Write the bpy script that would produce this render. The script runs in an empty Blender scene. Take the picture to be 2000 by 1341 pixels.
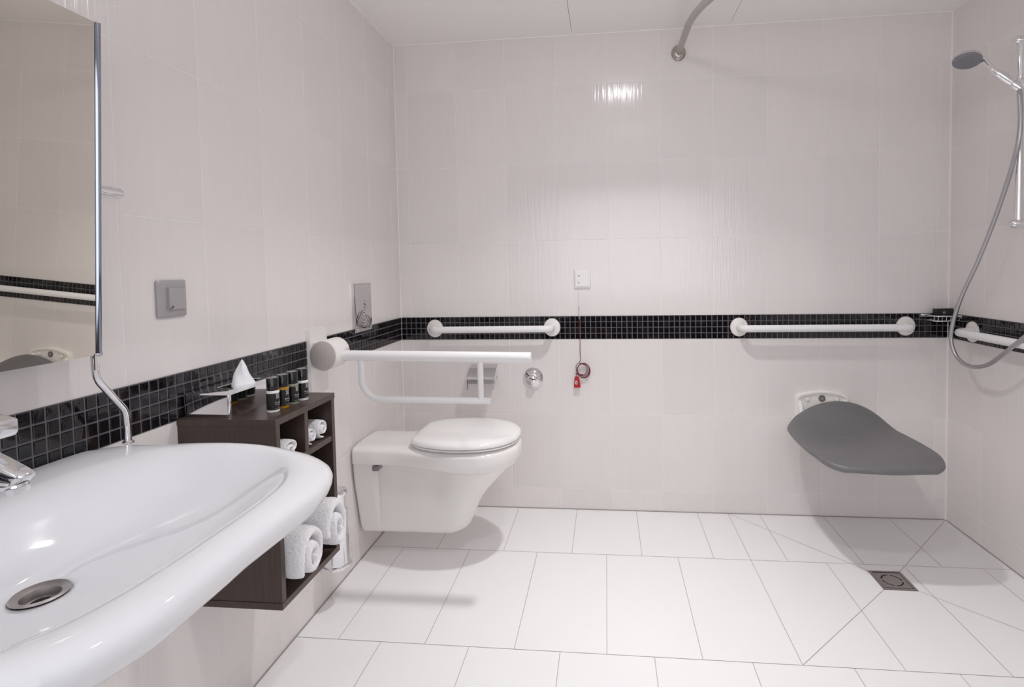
import bpy, bmesh, math, random
from mathutils import Vector, Matrix, noise as mnoise
random.seed(7)
SC = bpy.context.scene
COL = SC.collection

# ------------------------------------------------------------------ camera
F_PX, CX, CY = 1047.487, 1076.043, 566.431
YAW, PITCH, ROLL = -0.1031, -0.0426, -0.0178
CAM = Vector((1.048, -2.6461, 1.2172))
def cam_axes():
    cy, sy, cp, sp = math.cos(YAW), math.sin(YAW), math.cos(PITCH), math.sin(PITCH)
    f = Vector((sy*cp, cy*cp, sp)); r = Vector((cy, -sy, 0)); u = r.cross(f)
    c, s = math.cos(ROLL), math.sin(ROLL)
    return c*r + s*u, -s*r + c*u, f
R_, U_, F_ = cam_axes()
cd = bpy.data.cameras.new('camera')
cam = bpy.data.objects.new('camera', cd); COL.objects.link(cam)
cd.sensor_fit = 'HORIZONTAL'; cd.sensor_width = 36.0
cd.lens = F_PX/2000*36.0
cd.shift_x = -(CX-1000)/2000; cd.shift_y = (CY-670.5)/2000
cd.clip_start = 0.02
m = Matrix.Identity(4)
for i in range(3):
    m[i][0], m[i][1], m[i][2] = R_[i], U_[i], -F_[i]; m[i][3] = CAM[i]
cam.matrix_world = m
SC.camera = cam

# ------------------------------------------------------------------ world, exposure, lamps
w = bpy.data.worlds.new('world'); SC.world = w; w.use_nodes = True
w.node_tree.nodes['Background'].inputs[0].default_value = (0.02, 0.02, 0.02, 1)
w.node_tree.nodes['Background'].inputs[1].default_value = 0.0
SC.view_settings.view_transform = 'Standard'
SC.view_settings.look = 'None'
SC.view_settings.gamma = 1.0
SC.view_settings.use_curve_mapping = False
SC.view_settings.exposure = -0.06
SC.cycles.max_bounces = 20; SC.cycles.diffuse_bounces = 16; SC.cycles.glossy_bounces = 8
SC.cycles.transmission_bounces = 8
SC.cycles.sample_clamp_indirect = 6.0
SC.cycles.use_denoising = True

H = 2.3395                      # ceiling height
W = 2.6188                      # room width
YF = -3.75                      # wall behind the camera
LAMPS = [(1.158, -0.89, 6.7, 104), (1.25, -1.85, 4.6, 130)]
for i, (lx, ly, pw, spr) in enumerate(LAMPS):
    ld = bpy.data.lights.new('downlight_beam', 'AREA'); ld.shape = 'DISK'; ld.size = 0.085
    ld.energy = pw; ld.color = (0.993, 0.988, 0.995); ld.spread = math.radians(spr)
    lo = bpy.data.objects.new('downlight_beam', ld); COL.objects.link(lo)
    lo.location = (lx, ly, H-0.0145)

FILL_LIGHT = 2.10                # radiance of the glowing fill pane added behind the camera

# tile rows and columns
ZS, ZMB, ZMT, ZC, ZB, ZA = 0.1071, 0.8594, 0.9742, 1.3462, 1.7207, 2.0973
X0, YL0, YR1 = 0.0611, 0.0834, -0.2346
FY1, FY2, FX0, FDX = -0.4178, -1.0041, 0.4440, 0.2952

# ------------------------------------------------------------------ helpers
ORIG = {}
def _link(o, parent, org):
    COL.objects.link(o)
    if parent is not None:
        o.parent = parent; o.location = Vector(org) - ORIG[parent]
    else:
        o.location = org
    ORIG[o] = Vector(org)

def tag(o, label, cat=None, group=None, kind=None):
    if label: o['label'] = label
    if cat: o['category'] = cat
    if group: o['group'] = group
    if kind: o['kind'] = kind
    return o

def thing(name, loc, label, cat, group=None):
    o = bpy.data.objects.new(name, None); o.empty_display_size = 0.05
    _link(o, None, loc)
    return tag(o, label, cat, group)

def obj(name, bm, mat, parent=None, org=None, smooth=True, bevel=0, seg=3, subsurf=0, angle=40, mats=None):
    """link a bmesh (world coordinates) as one mesh object"""
    bmesh.ops.recalc_face_normals(bm, faces=bm.faces[:])
    if org is None:
        org = ORIG[parent] if parent is not None else Vector((0, 0, 0))
    org = Vector(org)
    for v in bm.verts: v.co -= org
    me = bpy.data.meshes.new(name); bm.to_mesh(me); bm.free()
    for x in (mats or [mat]): me.materials.append(x)
    if smooth:
        for p in me.polygons: p.use_smooth = True
        if not subsurf:
            try: me.set_sharp_from_angle(angle=math.radians(angle))
            except Exception: pass
    o = bpy.data.objects.new(name, me); _link(o, parent, org)
    if bevel:
        b = o.modifiers.new('bevel', 'BEVEL'); b.width = bevel; b.segments = seg; b.limit_method = 'ANGLE'
        b.angle_limit = math.radians(35)
        try: b.harden_normals = True
        except Exception: pass
    if subsurf:
        s = o.modifiers.new('subsurf', 'SUBSURF'); s.levels = subsurf; s.render_levels = subsurf
    return o

def struct(name, bm, mat, parent=None, **k):
    o = obj(name, bm, mat, parent, **k); o['kind'] = 'structure'; return o

def B(): return bmesh.new()

def box(bm, a, b):
    vs = [bm.verts.new((x, y, z)) for x in (a[0], b[0]) for y in (a[1], b[1]) for z in (a[2], b[2])]
    for f in ((0,1,3,2),(4,6,7,5),(0,4,5,1),(2,3,7,6),(0,2,6,4),(1,5,7,3)):
        bm.faces.new([vs[i] for i in f])
    return vs

def bxm(*bs):
    bm = B()
    for a, b in bs: box(bm, a, b)
    return bm

def rings(bm, rs, closed=True, cap0=True, cap1=True):
    """loft a list of rings (lists of points, equal length)"""
    V = [[bm.verts.new(p) for p in r] for r in rs]
    n = len(rs[0])
    for i in range(len(V)-1):
        for j in range(n if closed else n-1):
            k = (j+1) % n
            bm.faces.new((V[i][j], V[i][k], V[i+1][k], V[i+1][j]))
    if cap0: bm.faces.new(V[0][::-1])
    if cap1: bm.faces.new(V[-1])
    return V

def basis(d):
    d = Vector(d).normalized()
    a = Vector((0, 0, 1)) if abs(d.z) < 0.9 else Vector((1, 0, 0))
    u = d.cross(a).normalized(); v = u.cross(d).normalized()
    return u, v

def lathe(bm, c, d, prof, n=40, vs=1.0, caps=(True, True)):
    """prof: (distance along d, radius); vs stretches the world-vertical radius"""
    c = Vector(c); d = Vector(d).normalized(); u, v = basis(d)
    rs = []
    for t, r in prof:
        ring = []
        for i in range(n):
            a = 2*math.pi*i/n
            p = (u*math.cos(a) + v*math.sin(a))*max(r, 1e-5)
            p.z *= vs
            ring.append(c + d*t + p)
        rs.append(ring)
    rings(bm, rs, cap0=caps[0], cap1=caps[1])
    return bm

def cat(P, n, closed=False):
    """Catmull-Rom through points, n samples per span"""
    P = [Vector(p) for p in P]; out = []
    m_ = len(P); spans = m_ if closed else m_-1
    for i in range(spans):
        if closed:
            p0, p1, p2, p3 = P[(i-1) % m_], P[i], P[(i+1) % m_], P[(i+2) % m_]
        else:
            p1, p2 = P[i], P[i+1]
            p0 = P[i-1] if i > 0 else p1*2-p2
            p3 = P[i+2] if i+2 < m_ else p2*2-p1
        for k in range(n):
            t = k/n
            out.append(0.5*((2*p1)+(p2-p0)*t+(2*p0-5*p1+4*p2-p3)*t*t+(3*p1-p0-3*p2+p3)*t**3))
    if not closed: out.append(P[-1].copy())
    return out

def fillet(P, r, n=8):
    """polyline with rounded corners"""
    P = [Vector(p) for p in P]; out = [P[0]]
    for i in range(1, len(P)-1):
        a, b, c = P[i-1], P[i], P[i+1]
        d1 = (a-b).normalized(); d2 = (c-b).normalized()
        ang = d1.angle(d2); t = min(r/math.tan(ang/2), (a-b).length*0.49, (c-b).length*0.49)
        rr = t*math.tan(ang/2)
        bis = (d1+d2).normalized(); ctr = b + bis*(rr/math.sin(ang/2))
        s = b+d1*t-ctr; e = b+d2*t-ctr
        ax = s.cross(e).normalized(); tot = s.angle(e)
        for k in range(n+1):
            out.append(ctr + Matrix.Rotation(tot*k/n, 3, ax) @ s)
    out.append(P[-1]); return out

def tube(bm, path, r, n=20, cap=True, vs=1.0, rx=None):
    path = [Vector(p) for p in path]
    u = None; rs = []
    for i, p in enumerate(path):
        a = path[max(i-1, 0)]; b = path[min(i+1, len(path)-1)]
        d = (b-a).normalized()
        if u is None: u, _ = basis(d)
        u = (u - d*u.dot(d)).normalized(); v = d.cross(u)
        rad = r[i] if isinstance(r, (list, tuple)) else r
        rs.append([p + (u*math.cos(2*math.pi*k/n)+v*math.sin(2*math.pi*k/n))*rad for k in range(n)])
    rings(bm, rs, cap0=cap, cap1=cap)
    return bm

def sstep(a, b, t):
    t = max(0, min(1, (t-a)/(b-a))); return t*t*(3-2*t)
def rrect(cx, cy, hx, hy, r, n=6):
    pts = []
    for sx, sy, a0 in ((1,1,0),(-1,1,90),(-1,-1,180),(1,-1,270)):
        for k in range(n+1):
            a = math.radians(a0+90*k/n)
            pts.append((cx+sx*(hx-r)+r*math.cos(a), cy+sy*(hy-r)+r*math.sin(a)))
    return pts

# ------------------------------------------------------------------ materials
def mat(name, col, rough=0.5, metal=0.0, spec=0.5, **k):
    m_ = bpy.data.materials.new(name); m_.use_nodes = True
    b = m_.node_tree.nodes['Principled BSDF']
    b.inputs['Base Color'].default_value = (*col, 1); b.inputs['Roughness'].default_value = rough
    b.inputs['Metallic'].default_value = metal; b.inputs['Specular IOR Level'].default_value = spec
    for kk, v in k.items(): b.inputs[kk].default_value = v
    return m_

class NT:
    def __init__(s, m_): s.t = m_.node_tree; s.b = s.t.nodes['Principled BSDF']
    def n(s, ty, **k):
        x = s.t.nodes.new(ty)
        for a, v in k.items(): setattr(x, a, v)
        return x
    def L(s, a, b): s.t.links.new(a, b)
    def math(s, op, a, b=None, c=None):
        x = s.n('ShaderNodeMath', operation=op)
        for i, v in enumerate((a, b, c)):
            if v is None: continue
            if isinstance(v, (int, float)): x.inputs[i].default_value = v
            else: s.L(v, x.inputs[i])
        return x.outputs[0]
    def maprange(s, v, a, b, c=0., d=1.):
        x = s.n('ShaderNodeMapRange'); s.L(v, x.inputs[0])
        for i, q in enumerate((a, b, c, d)): x.inputs[i+1].default_value = q
        return x.outputs[0]
    def mix(s, f, a, b):
        x = s.n('ShaderNodeMix', data_type='RGBA')
        if isinstance(f, (int, float)): x.inputs[0].default_value = f
        else: s.L(f, x.inputs[0])
        for sock, v in ((x.inputs[6], a), (x.inputs[7], b)):
            if isinstance(v, tuple): sock.default_value = (*v, 1)
            else: s.L(v, sock)
        return x.outputs[2]
    def obj_xyz(s):
        tc = s.n('ShaderNodeTexCoord'); sp = s.n('ShaderNodeSeparateXYZ'); s.L(tc.outputs['Object'], sp.inputs[0])
        return tc.outputs['Object'], sp.outputs
    def noise(s, vec=None, scale=5, detail=2, dims='3D', w=None):
        x = s.n('ShaderNodeTexNoise', noise_dimensions=dims)
        if vec is not None: s.L(vec, x.inputs['Vector'])
        if w is not None: s.L(w, x.inputs['W'])
        x.inputs['Scale'].default_value = scale; x.inputs['Detail'].default_value = detail
        return x.outputs[0]
    def comb(s, a, b, c=0.0):
        x = s.n('ShaderNodeCombineXYZ')
        for i, v in enumerate((a, b, c)):
            if isinstance(v, (int, float)): x.inputs[i].default_value = v
            else: s.L(v, x.inputs[i])
        return x.outputs[0]
    def bump(s, h, dist, strength=1.0):
        x = s.n('ShaderNodeBump'); x.inputs['Distance'].default_value = dist; x.inputs['Strength'].default_value = strength
        s.L(h, x.inputs['Height']); s.L(x.outputs[0], s.b.inputs['Normal'])

TILE = (0.77, 0.731, 0.718)
GROUT = (0.85, 0.825, 0.82)
def wall_tile(name, axis, off):
    m_ = mat(name, TILE, 0.2); t = NT(m_)
    vec, o = t.obj_xyz()
    h = o[axis]; z = o[2]
    u = t.math('DIVIDE', t.math('SUBTRACT', h, off), 0.25)
    lo = t.math('DIVIDE', t.math('SUBTRACT', z, ZS), 0.37615)
    hi = t.math('DIVIDE', t.math('SUBTRACT', z, ZMT), 0.3744)
    up = t.math('GREATER_THAN', z, 0.91)
    v = t.math('ADD', t.math('MULTIPLY', lo, t.math('SUBTRACT', 1.0, up)), t.math('MULTIPLY', t.math('ADD', hi, 10.0), up))
    cu, cv = t.math('FLOOR', u), t.math('FLOOR', v)
    fu, fv = t.math('FRACT', u), t.math('FRACT', v)
    du = t.math('MULTIPLY', t.math('MINIMUM', fu, t.math('SUBTRACT', 1.0, fu)), 0.25)
    dv = t.math('MULTIPLY', t.math('MINIMUM', fv, t.math('SUBTRACT', 1.0, fv)), 0.375)
    d = t.math('MINIMUM', du, dv)
    face = t.maprange(d, 0.0009, 0.0019)                       # 0 grout, 1 glaze
    wn = t.n('ShaderNodeTexWhiteNoise', noise_dimensions='2D'); t.L(t.comb(cu, cv), wn.inputs['Vector'])
    rnd = wn.outputs[0]
    # vertical brush ribs of the glaze, different on each tile
    sh = t.math('ADD', t.math('MULTIPLY', h, 1.0), t.math('MULTIPLY', rnd, 37.0))
    ribs = t.noise(t.comb(t.math('MULTIPLY', sh, 120.0), t.math('MULTIPLY', z, 4.0), rnd), 1.0, 2)
    soft = t.noise(t.comb(t.math('MULTIPLY', sh, 45.0), t.math('MULTIPLY', z, 1.2), rnd), 1.0, 2)
    tone = t.math('ADD', t.math('MULTIPLY', t.math('SUBTRACT', soft, 0.5), 0.03), t.math('MULTIPLY', t.math('SUBTRACT', rnd, 0.5), 0.05))
    hsv = t.n('ShaderNodeHueSaturation'); hsv.inputs['Color'].default_value = (*TILE, 1)
    t.L(t.math('ADD', 1.0, tone), hsv.inputs['Value'])
    t.L(t.mix(face, GROUT, hsv.outputs[0]), t.b.inputs['Base Color'])
    t.L(t.maprange(face, 0, 1, 0.75, 0.135), t.b.inputs['Roughness'])
    tilt = t.math('ADD', t.math('MULTIPLY', t.math('SUBTRACT', rnd, 0.5), t.math('MULTIPLY', fv, 0.0016)), t.math('MULTIPLY', face, 0.0007))
    hgt = t.math('ADD', tilt, t.math('MULTIPLY', ribs, 0.0011))
    t.bump(hgt, 1.0, 0.8)
    return m_

M = {}
M['tile_back'] = wall_tile('tile_back', 0, X0)
M['tile_left'] = wall_tile('tile_left', 1, -YL0)
M['tile_right'] = wall_tile('tile_right', 1, YR1)
M['tile_front'] = wall_tile('tile_front', 0, 0.05)
M['ceiling'] = mat('ceiling_paint', (0.91, 0.89, 0.88), 0.85)
M['dark_gap'] = mat('dark_gap', (0.05, 0.045, 0.04), 0.9)
M['joint'] = mat('white_silicone', (0.88, 0.86, 0.85), 0.5)

def floor_mat():
    m_ = mat('floor_tile', (0.8, 0.775, 0.765), 0.42); t = NT(m_)
    vec, o = t.obj_xyz()
    n = t.noise(vec, 3.0, 3); n2 = t.noise(vec, 260.0, 2)
    t.L(t.mix(n, (0.86, 0.85, 0.85), (0.89, 0.88, 0.88)), t.b.inputs['Base Color'])
    t.bump(n2, 0.0004, 0.3)
    return m_
M['floor'] = floor_mat()
M['floor_grout'] = mat('floor_grout', (0.50, 0.46, 0.44), 0.9)

def mosaic_mat():
    m_ = mat('black_glass_mosaic', (0.006, 0.005, 0.006), 0.07, spec=0.6); t = NT(m_)
    vec, o = t.obj_xyz()
    n = t.noise(vec, 70.0, 2)
    oi = t.noise(vec, 26.0, 0)
    t.L(t.mix(t.maprange(oi, .5, .75), (0.005, 0.0045, 0.006), (0.02, 0.013, 0.014)), t.b.inputs['Base Color'])
    t.bump(n, 0.0012, 0.3)
    return m_
M['mosaic'] = mosaic_mat()
M['mosaic_grout'] = mat('mosaic_grout', (0.135, 0.13, 0.145), 0.85)

def porcelain(name, col, rough=0.06):
    m_ = mat(name, col, rough, spec=0.5); t = NT(m_)
    vec, o = t.obj_xyz()
    t.bump(t.noise(vec, 7.0, 1), 0.0004, 0.2)
    return m_
M['sink'] = porcelain('sink_porcelain', (0.76, 0.765, 0.80))
M['toilet'] = porcelain('toilet_porcelain', (0.82, 0.80, 0.785), 0.08)
M['lid'] = porcelain('lid_plastic', (0.86, 0.85, 0.84), 0.10)
M['chrome'] = mat('chrome', (0.84, 0.84, 0.86), 0.06, 1.0)
M['rail_chrome'] = mat('rail_chrome', (0.37, 0.40, 0.48), 0.10, 1.0)
M['chrome_soft'] = mat('satin_chrome', (0.70, 0.69, 0.69), 0.22, 1.0)
M['steel'] = mat('brushed_steel', (0.46, 0.43, 0.42), 0.38, 1.0)
M['mirror'] = mat('mirror_glass', (0.80, 0.765, 0.70), 0.005, 1.0)
M['white_rail'] = mat('white_nylon', (0.82, 0.81, 0.82), 0.22)
M['cream_rail'] = mat('cream_nylon', (0.80, 0.775, 0.755), 0.25)
M['hub_cap'] = mat('grey_cap', (0.52, 0.47, 0.455), 0.4)
M['switch_silver'] = mat('silver_plastic', (0.42, 0.405, 0.415), 0.38, 0.35)
M['white_plastic'] = mat('white_plastic', (0.82, 0.80, 0.80), 0.35)
M['bracket'] = mat('ivory_plastic', (0.86, 0.835, 0.79), 0.35)
M['curtain_rail'] = mat('grey_rail', (0.44, 0.415, 0.40), 0.4, 0.3)
M['rail_flange'] = mat('rail_flange', (0.46, 0.42, 0.39), 0.25, 0.9)
M['shower_grey'] = mat('shower_grey', (0.20, 0.20, 0.225), 0.45)
M['nozzle'] = mat('nozzle_silicone', (0.42, 0.42, 0.46), 0.6)
M['black'] = mat('black_plastic', (0.008, 0.008, 0.009), 0.25)
M['dark'] = mat('dark_void', (0.01, 0.009, 0.009), 0.9)
M['label_black'] = mat('black_label', (0.010, 0.010, 0.011), 0.28)
M['print'] = mat('white_print', (0.62, 0.60, 0.60), 0.6)
M['lotion'] = mat('white_lotion', (0.80, 0.77, 0.75), 0.2)
M['amber'] = mat('amber_gel', (0.62, 0.30, 0.015), 0.08, **{'Transmission Weight': 0.35})
M['clear_gel'] = mat('clear_gel', (0.42, 0.42, 0.34), 0.06, **{'Transmission Weight': 0.4})
M['cap_top'] = mat('cap_top', (0.012, 0.012, 0.013), 0.12)
M['red_cord'] = mat('dark_red_cord', (0.14, 0.006, 0.025), 0.6)
M['red'] = mat('red_plastic', (0.42, 0.012, 0.02), 0.35)
M['paper'] = mat('tissue_paper', (0.86, 0.86, 0.88), 0.9)
M['grey_plug'] = mat('grey_plug', (0.16, 0.14, 0.14), 0.45)
M['cap_grey'] = mat('cap_grey', (0.25, 0.23, 0.23), 0.4)
M['fill_frame'] = mat('dark_fill_frame', (0.05, 0.03, 0.025), 0.4)
M['lamp'] = mat('lamp_lens', (0.9, 0.9, 0.9), 0.4)

def wood_mat():
    m_ = mat('dark_wenge', (0.055, 0.036, 0.031), 0.34); t = NT(m_)
    tc = t.n('ShaderNodeTexCoord'); mp = t.n('ShaderNodeMapping')
    t.L(tc.outputs['Object'], mp.inputs[0]); mp.inputs['Scale'].default_value = (150, 150, 7)
    n = t.noise(mp.outputs[0], 1.0, 4)
    t.L(t.mix(n, (0.036, 0.022, 0.019), (0.082, 0.054, 0.046)), t.b.inputs['Base Color'])
    t.bump(n, 0.0003, 0.3)
    return m_
M['wood'] = wood_mat()
M['wood_edge'] = mat('wenge_edging', (0.10, 0.068, 0.056), 0.3)

def towel_mat():
    m_ = mat('white_terry', (0.86, 0.85, 0.87), 0.95, spec=0.1, **{'Sheen Weight': 0.3}); t = NT(m_)
    vec, o = t.obj_xyz()
    n = t.math('ADD', t.noise(vec, 520.0, 2), t.math('MULTIPLY', t.noise(vec, 170.0, 2), 1.2))
    t.bump(n, 0.0025, 0.8)
    return m_
M['towel'] = towel_mat()

def seat_mat():
    m_ = mat('grey_polyurethane', (0.165, 0.16, 0.165), 0.42); t = NT(m_)
    vec, o = t.obj_xyz()
    mp = t.n('ShaderNodeMapping'); t.L(vec, mp.inputs[0]); mp.inputs['Scale'].default_value = (10, 70, 10)
    mp.inputs['Rotation'].default_value = (0, 0, 0.35)
    t.L(t.mix(t.maprange(t.noise(mp.outputs[0], 1.0, 4), .62, .75), (0.16, 0.156, 0.16), (0.21, 0.205, 0.205)), t.b.inputs['Base Color'])
    t.bump(t.noise(vec, 300.0, 2), 0.0004, 0.35)
    return m_
M['seat'] = seat_mat()

def brushed_hose():
    m_ = mat('shower_hose', (0.47, 0.455, 0.47), 0.32, 0.8); return m_
M['hose'] = brushed_hose()

def text_mesh(txt, size):
    cu = bpy.data.curves.new('t', 'FONT'); cu.body = txt; cu.size = size; cu.extrude = 0; cu.resolution_u = 2
    o = bpy.data.objects.new('t', cu); COL.objects.link(o)
    dg = bpy.context.evaluated_depsgraph_get()
    me = bpy.data.meshes.new_from_object(o.evaluated_get(dg))
    bpy.data.objects.remove(o); bpy.data.curves.remove(cu)
    return me
TEXT = {t_: text_mesh(t_, .0058) for t_ in ('Conditioner', 'Bath & shower', 'Shampoo', 'Body lotion')}

# ------------------------------------------------------------------ room shell
TH = 0.12
struct('wall_back', bxm(((-TH, 0, -TH), (W+TH, TH, H+TH))), M['tile_back'], smooth=False)
struct('wall_left', bxm(((-TH, YF-TH, -TH), (0, 0, H+TH))), M['tile_left'], smooth=False)
struct('wall_right', bxm(((W, YF-TH, -TH), (W+TH, 0, H+TH))), M['tile_right'], smooth=False)
struct('wall_front', bxm(((0, YF-TH, -TH), (W, YF, H+TH))), M['tile_front'], smooth=False)
DX0, DX1 = 0.20, 2.42
d1 = struct('fill_frame_1', bxm(((DX0-.2, YF, 0.0), (DX0, YF+0.05, 2.16)), ((DX1, YF, 0.0), (DX1+.2, YF+0.05, 2.16)), ((DX0, YF, 2.10), (DX1, YF+0.05, 2.16)), ((DX0, YF, 0.0), (DX1, YF+0.03, 0.86))), M['fill_frame'], smooth=False)  # frame and dark lower panel of the added fill light
pane = mat('fill_glow', (0.8, 0.8, 0.8), 0.5, **{'Emission Strength': FILL_LIGHT}); pane.node_tree.nodes['Principled BSDF'].inputs['Emission Color'].default_value = (0.90, 0.95, 1.0, 1)
obj('fill_pane', bxm(((DX0, YF, 0.86), (DX1, YF+0.02, 2.10))), pane, d1, smooth=False)  # unseen glowing pane, added to give the room soft fill

# ceiling with the seam of an access panel
g = 0.0022
PX0, PX1, PY1, PY0 = 0.9, 1.638, -0.034, -0.80
bm = B()
box(bm, (0, YF, H), (PX0-g, 0, H+TH)); box(bm, (PX1+g, YF, H), (W, 0, H+TH))
box(bm, (PX0-g, PY1+g*0.4, H), (PX1+g, 0, H+TH)); box(bm, (PX0-g, YF, H), (PX1+g, PY0-g, H+TH))
box(bm, (PX0-g, PY0-g, H+0.03), (PX1+g, PY1+g*0.4, H+TH))
struct('ceiling', bm, M['ceiling'], smooth=False)
struct('trim_4', bxm(((PX0, PY0, H), (PX1, PY1, H+0.02))), M['ceiling'], smooth=False)

# floor: real tiles with grout between, the shower corner cut along its falls
def clip(poly, n, d):
    """keep the side n.p <= d of a convex polygon"""
    out = []
    for i in range(len(poly)):
        a, b = poly[i], poly[(i+1) % len(poly)]
        da, db = n[0]*a[0]+n[1]*a[1]-d, n[0]*b[0]+n[1]*b[1]-d
        if da <= 0: out.append(a)
        if (da < 0 < db) or (db < 0 < da):
            t = da/(da-db); out.append((a[0]+(b[0]-a[0])*t, a[1]+(b[1]-a[1])*t))
    return out
def inset(poly, e):
    out = poly
    for i in range(len(poly)):
        a, b = poly[i], poly[(i+1) % len(poly)]
        L_ = math.hypot(b[0]-a[0], b[1]-a[1])
        if L_ < 1e-6: continue
        n = ((b[1]-a[1])/L_, -(b[0]-a[0])/L_)              # outward for ccw
        out = clip(out, n, n[0]*a[0]+n[1]*a[1]-e)
        if len(out) < 3: return []
    return out
XS = FX0+FDX*4
DR = (2.058, 2.180, -0.590, -0.462)                        # floor drain x0 x1 y0 y1
DC = ((DR[0]+DR[1])/2, (DR[2]+DR[3])/2)
polys = []
rows = [(0.0, FY1, 0.5), (FY1, FY2, 0.0)]
y = FY2; k = 1
while y > YF:
    rows.append((y, y-0.5863, 0.5 if k % 2 else 0.0)); y -= 0.5863; k += 1
for ri, (ya, yb, sh) in enumerate(rows):
    xs = sorted([FX0+FDX*(i+sh) for i in range(-4, 10)] + ([XS] if ri == 0 else []))
    for a, b in zip(xs[:-1], xs[1:]):
        a, b = max(a, 0.0), min(b, W)
        if b-a < 0.002: continue
        p = [(a, max(yb, YF)), (b, max(yb, YF)), (b, ya), (a, ya)]
        if ri < 2 and a >= XS-0.01:
            parts = [p]
            # diagonals drain corner -> shower corner
            for (q, r) in (((XS, 0), (DR[0], DR[3])), ((W, 0), (DR[1], DR[3])), ((XS, FY2), (DR[0], DR[2])), ((W, FY2), (DR[1], DR[2]))):
                n = (r[1]-q[1], -(r[0]-q[0])); d = n[0]*q[0]+n[1]*q[1]
                nxt = []
                for s in parts:
                    cxm = sum(v[0] for v in s)/len(s); cym = sum(v[1] for v in s)/len(s)
                    # only cut in the quadrant this fall line runs through
                    inx = [min(q[0], r[0])-1e-6 < v[0] < max(q[0], r[0])+1e-6 for v in s]
                    qx0, qx1 = sorted((q[0], DC[0])); qy0, qy1 = sorted((q[1], DC[1]))
                    # split the piece into quadrant part and rest
                    inside = s
                    rest = []
                    for nn, dd in (((1, 0), qx1), ((-1, 0), -qx0), ((0, 1), qy1), ((0, -1), -qy0)):
                        o_ = clip(inside, (-nn[0], -nn[1]), -dd)
                        inside = clip(inside, nn, dd)
                        if len(o_) > 2: rest.append(o_)
                        if len(inside) < 3: break
                    if len(inside) > 2:
                        A_ = clip(inside, n, d); B_ = clip(inside, (-n[0], -n[1]), -d)
                        big = lambda P_: len(P_) > 2 and abs(sum(P_[i][0]*P_[(i+1) % len(P_)][1]-P_[(i+1) % len(P_)][0]*P_[i][1] for i in range(len(P_)))) > 1e-4
                        if big(A_) and big(B_):
                            nxt += [('cut', A_), ('cut', B_)]
                            nxt += [('cut', z_) for z_ in rest if len(z_) > 2]
                        else: nxt.append(('keep', s))
                    else: nxt.append(('keep', s))
                parts = [s for _, s in nxt]
            polys += parts
        else:
            polys.append(p)
# drop the square of the drain
def minus_drain(p):
    out = []; ins = p
    for nn, dd in (((1, 0), DR[1]), ((-1, 0), -DR[0]), ((0, 1), DR[3]), ((0, -1), -DR[2])):
        o_ = clip(ins, (-nn[0], -nn[1]), -dd); ins = clip(ins, nn, dd)
        if len(o_) > 2: out.append(o_)
        if len(ins) < 3: return [p]
    return out
bm = B()
box(bm, (0, YF, -TH), (W, 0, -0.0012))
fin = []
for p in polys:
    for q in minus_drain(p): fin.append(q)
# true joint lines only: merge pieces that were split on helper lines by insetting real edges only
def is_joint(a, b):
    ex = lambda i, vals: any(abs(a[i]-v) < 1e-4 and abs(b[i]-v) < 1e-4 for v in vals)
    if abs(a[0]-b[0]) < 1e-5:
        if abs(a[0]-DC[0]) < 1e-4: return False
    if abs(a[1]-b[1]) < 1e-5:
        if abs(a[1]-DC[1]) < 1e-4 or (abs(a[1]-DR[2]) < 1e-4 or abs(a[1]-DR[3]) < 1e-4) and not (a[0] >= DR[0]-1e-4 and a[0] <= DR[1]+1e-4 and b[0] >= DR[0]-1e-4 and b[0] <= DR[1]+1e-4): return False
    if abs(a[0]-b[0]) < 1e-5 and (abs(a[0]-DR[0]) < 1e-4 or abs(a[0]-DR[1]) < 1e-4) and not (min(a[1], b[1]) >= DR[2]-1e-4 and max(a[1], b[1]) <= DR[3]+1e-4): return False
    return True
for q in fin:
    out = q
    for i in range(len(q)):
        a, b = q[i], q[(i+1) % len(q)]
        L_ = math.hypot(b[0]-a[0], b[1]-a[1])
        if L_ < 1e-5: continue
        e = 0.0011 if is_joint(a, b) else 0.0
        n = ((b[1]-a[1])/L_, -(b[0]-a[0])/L_)
        out = clip(out, n, n[0]*a[0]+n[1]*a[1]-e)
        if len(out) < 3: break
    if len(out) < 3: continue
    cl = []
    for v in out:
        if not cl or math.hypot(v[0]-cl[-1][0], v[1]-cl[-1][1]) > 1e-5: cl.append(v)
    if len(cl) > 1 and math.hypot(cl[0][0]-cl[-1][0], cl[0][1]-cl[-1][1]) < 1e-5: cl.pop()
    if len(cl) < 3: continue
    f = bm.faces.new([bm.verts.new((v[0], v[1], 0.0)) for v in cl])
    f.material_index = 1
fl = obj('floor', bm, None, smooth=False, mats=[M['floor_grout'], M['floor']]); fl['kind'] = 'structure'
for p in fl.data.polygons:
    if p.material_index == 1 and p.normal.z < 0: p.flip()

# white joints in the corners, dark joint at the floor
struct('trim_5', bxm(((0, -0.003, 0), (0.003, 0, H))), M['joint'], smooth=False)
struct('trim_6', bxm(((W-0.006, -0.006, 0), (W, 0, H))), M['joint'], smooth=False)
struct('trim_7', bxm(((0, -0.003, H-0.003), (W, 0, H)), ((0, YF, H-0.003), (0.003, -0.003, H)), ((W-0.003, YF, H-0.003), (W, -0.003, H))), M['ceiling'], smooth=False)
M['floor_joint'] = mat('floor_joint', (0.36, 0.33, 0.31), 0.8)
struct('trim_8', bxm(((0, -0.004, 0), (W, 0, 0.003)), ((0, YF, 0), (0.004, -0.004, 0.003)), ((W-0.004, YF, 0), (W, -0.004, 0.003))), M['floor_joint'], smooth=False)

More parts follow.
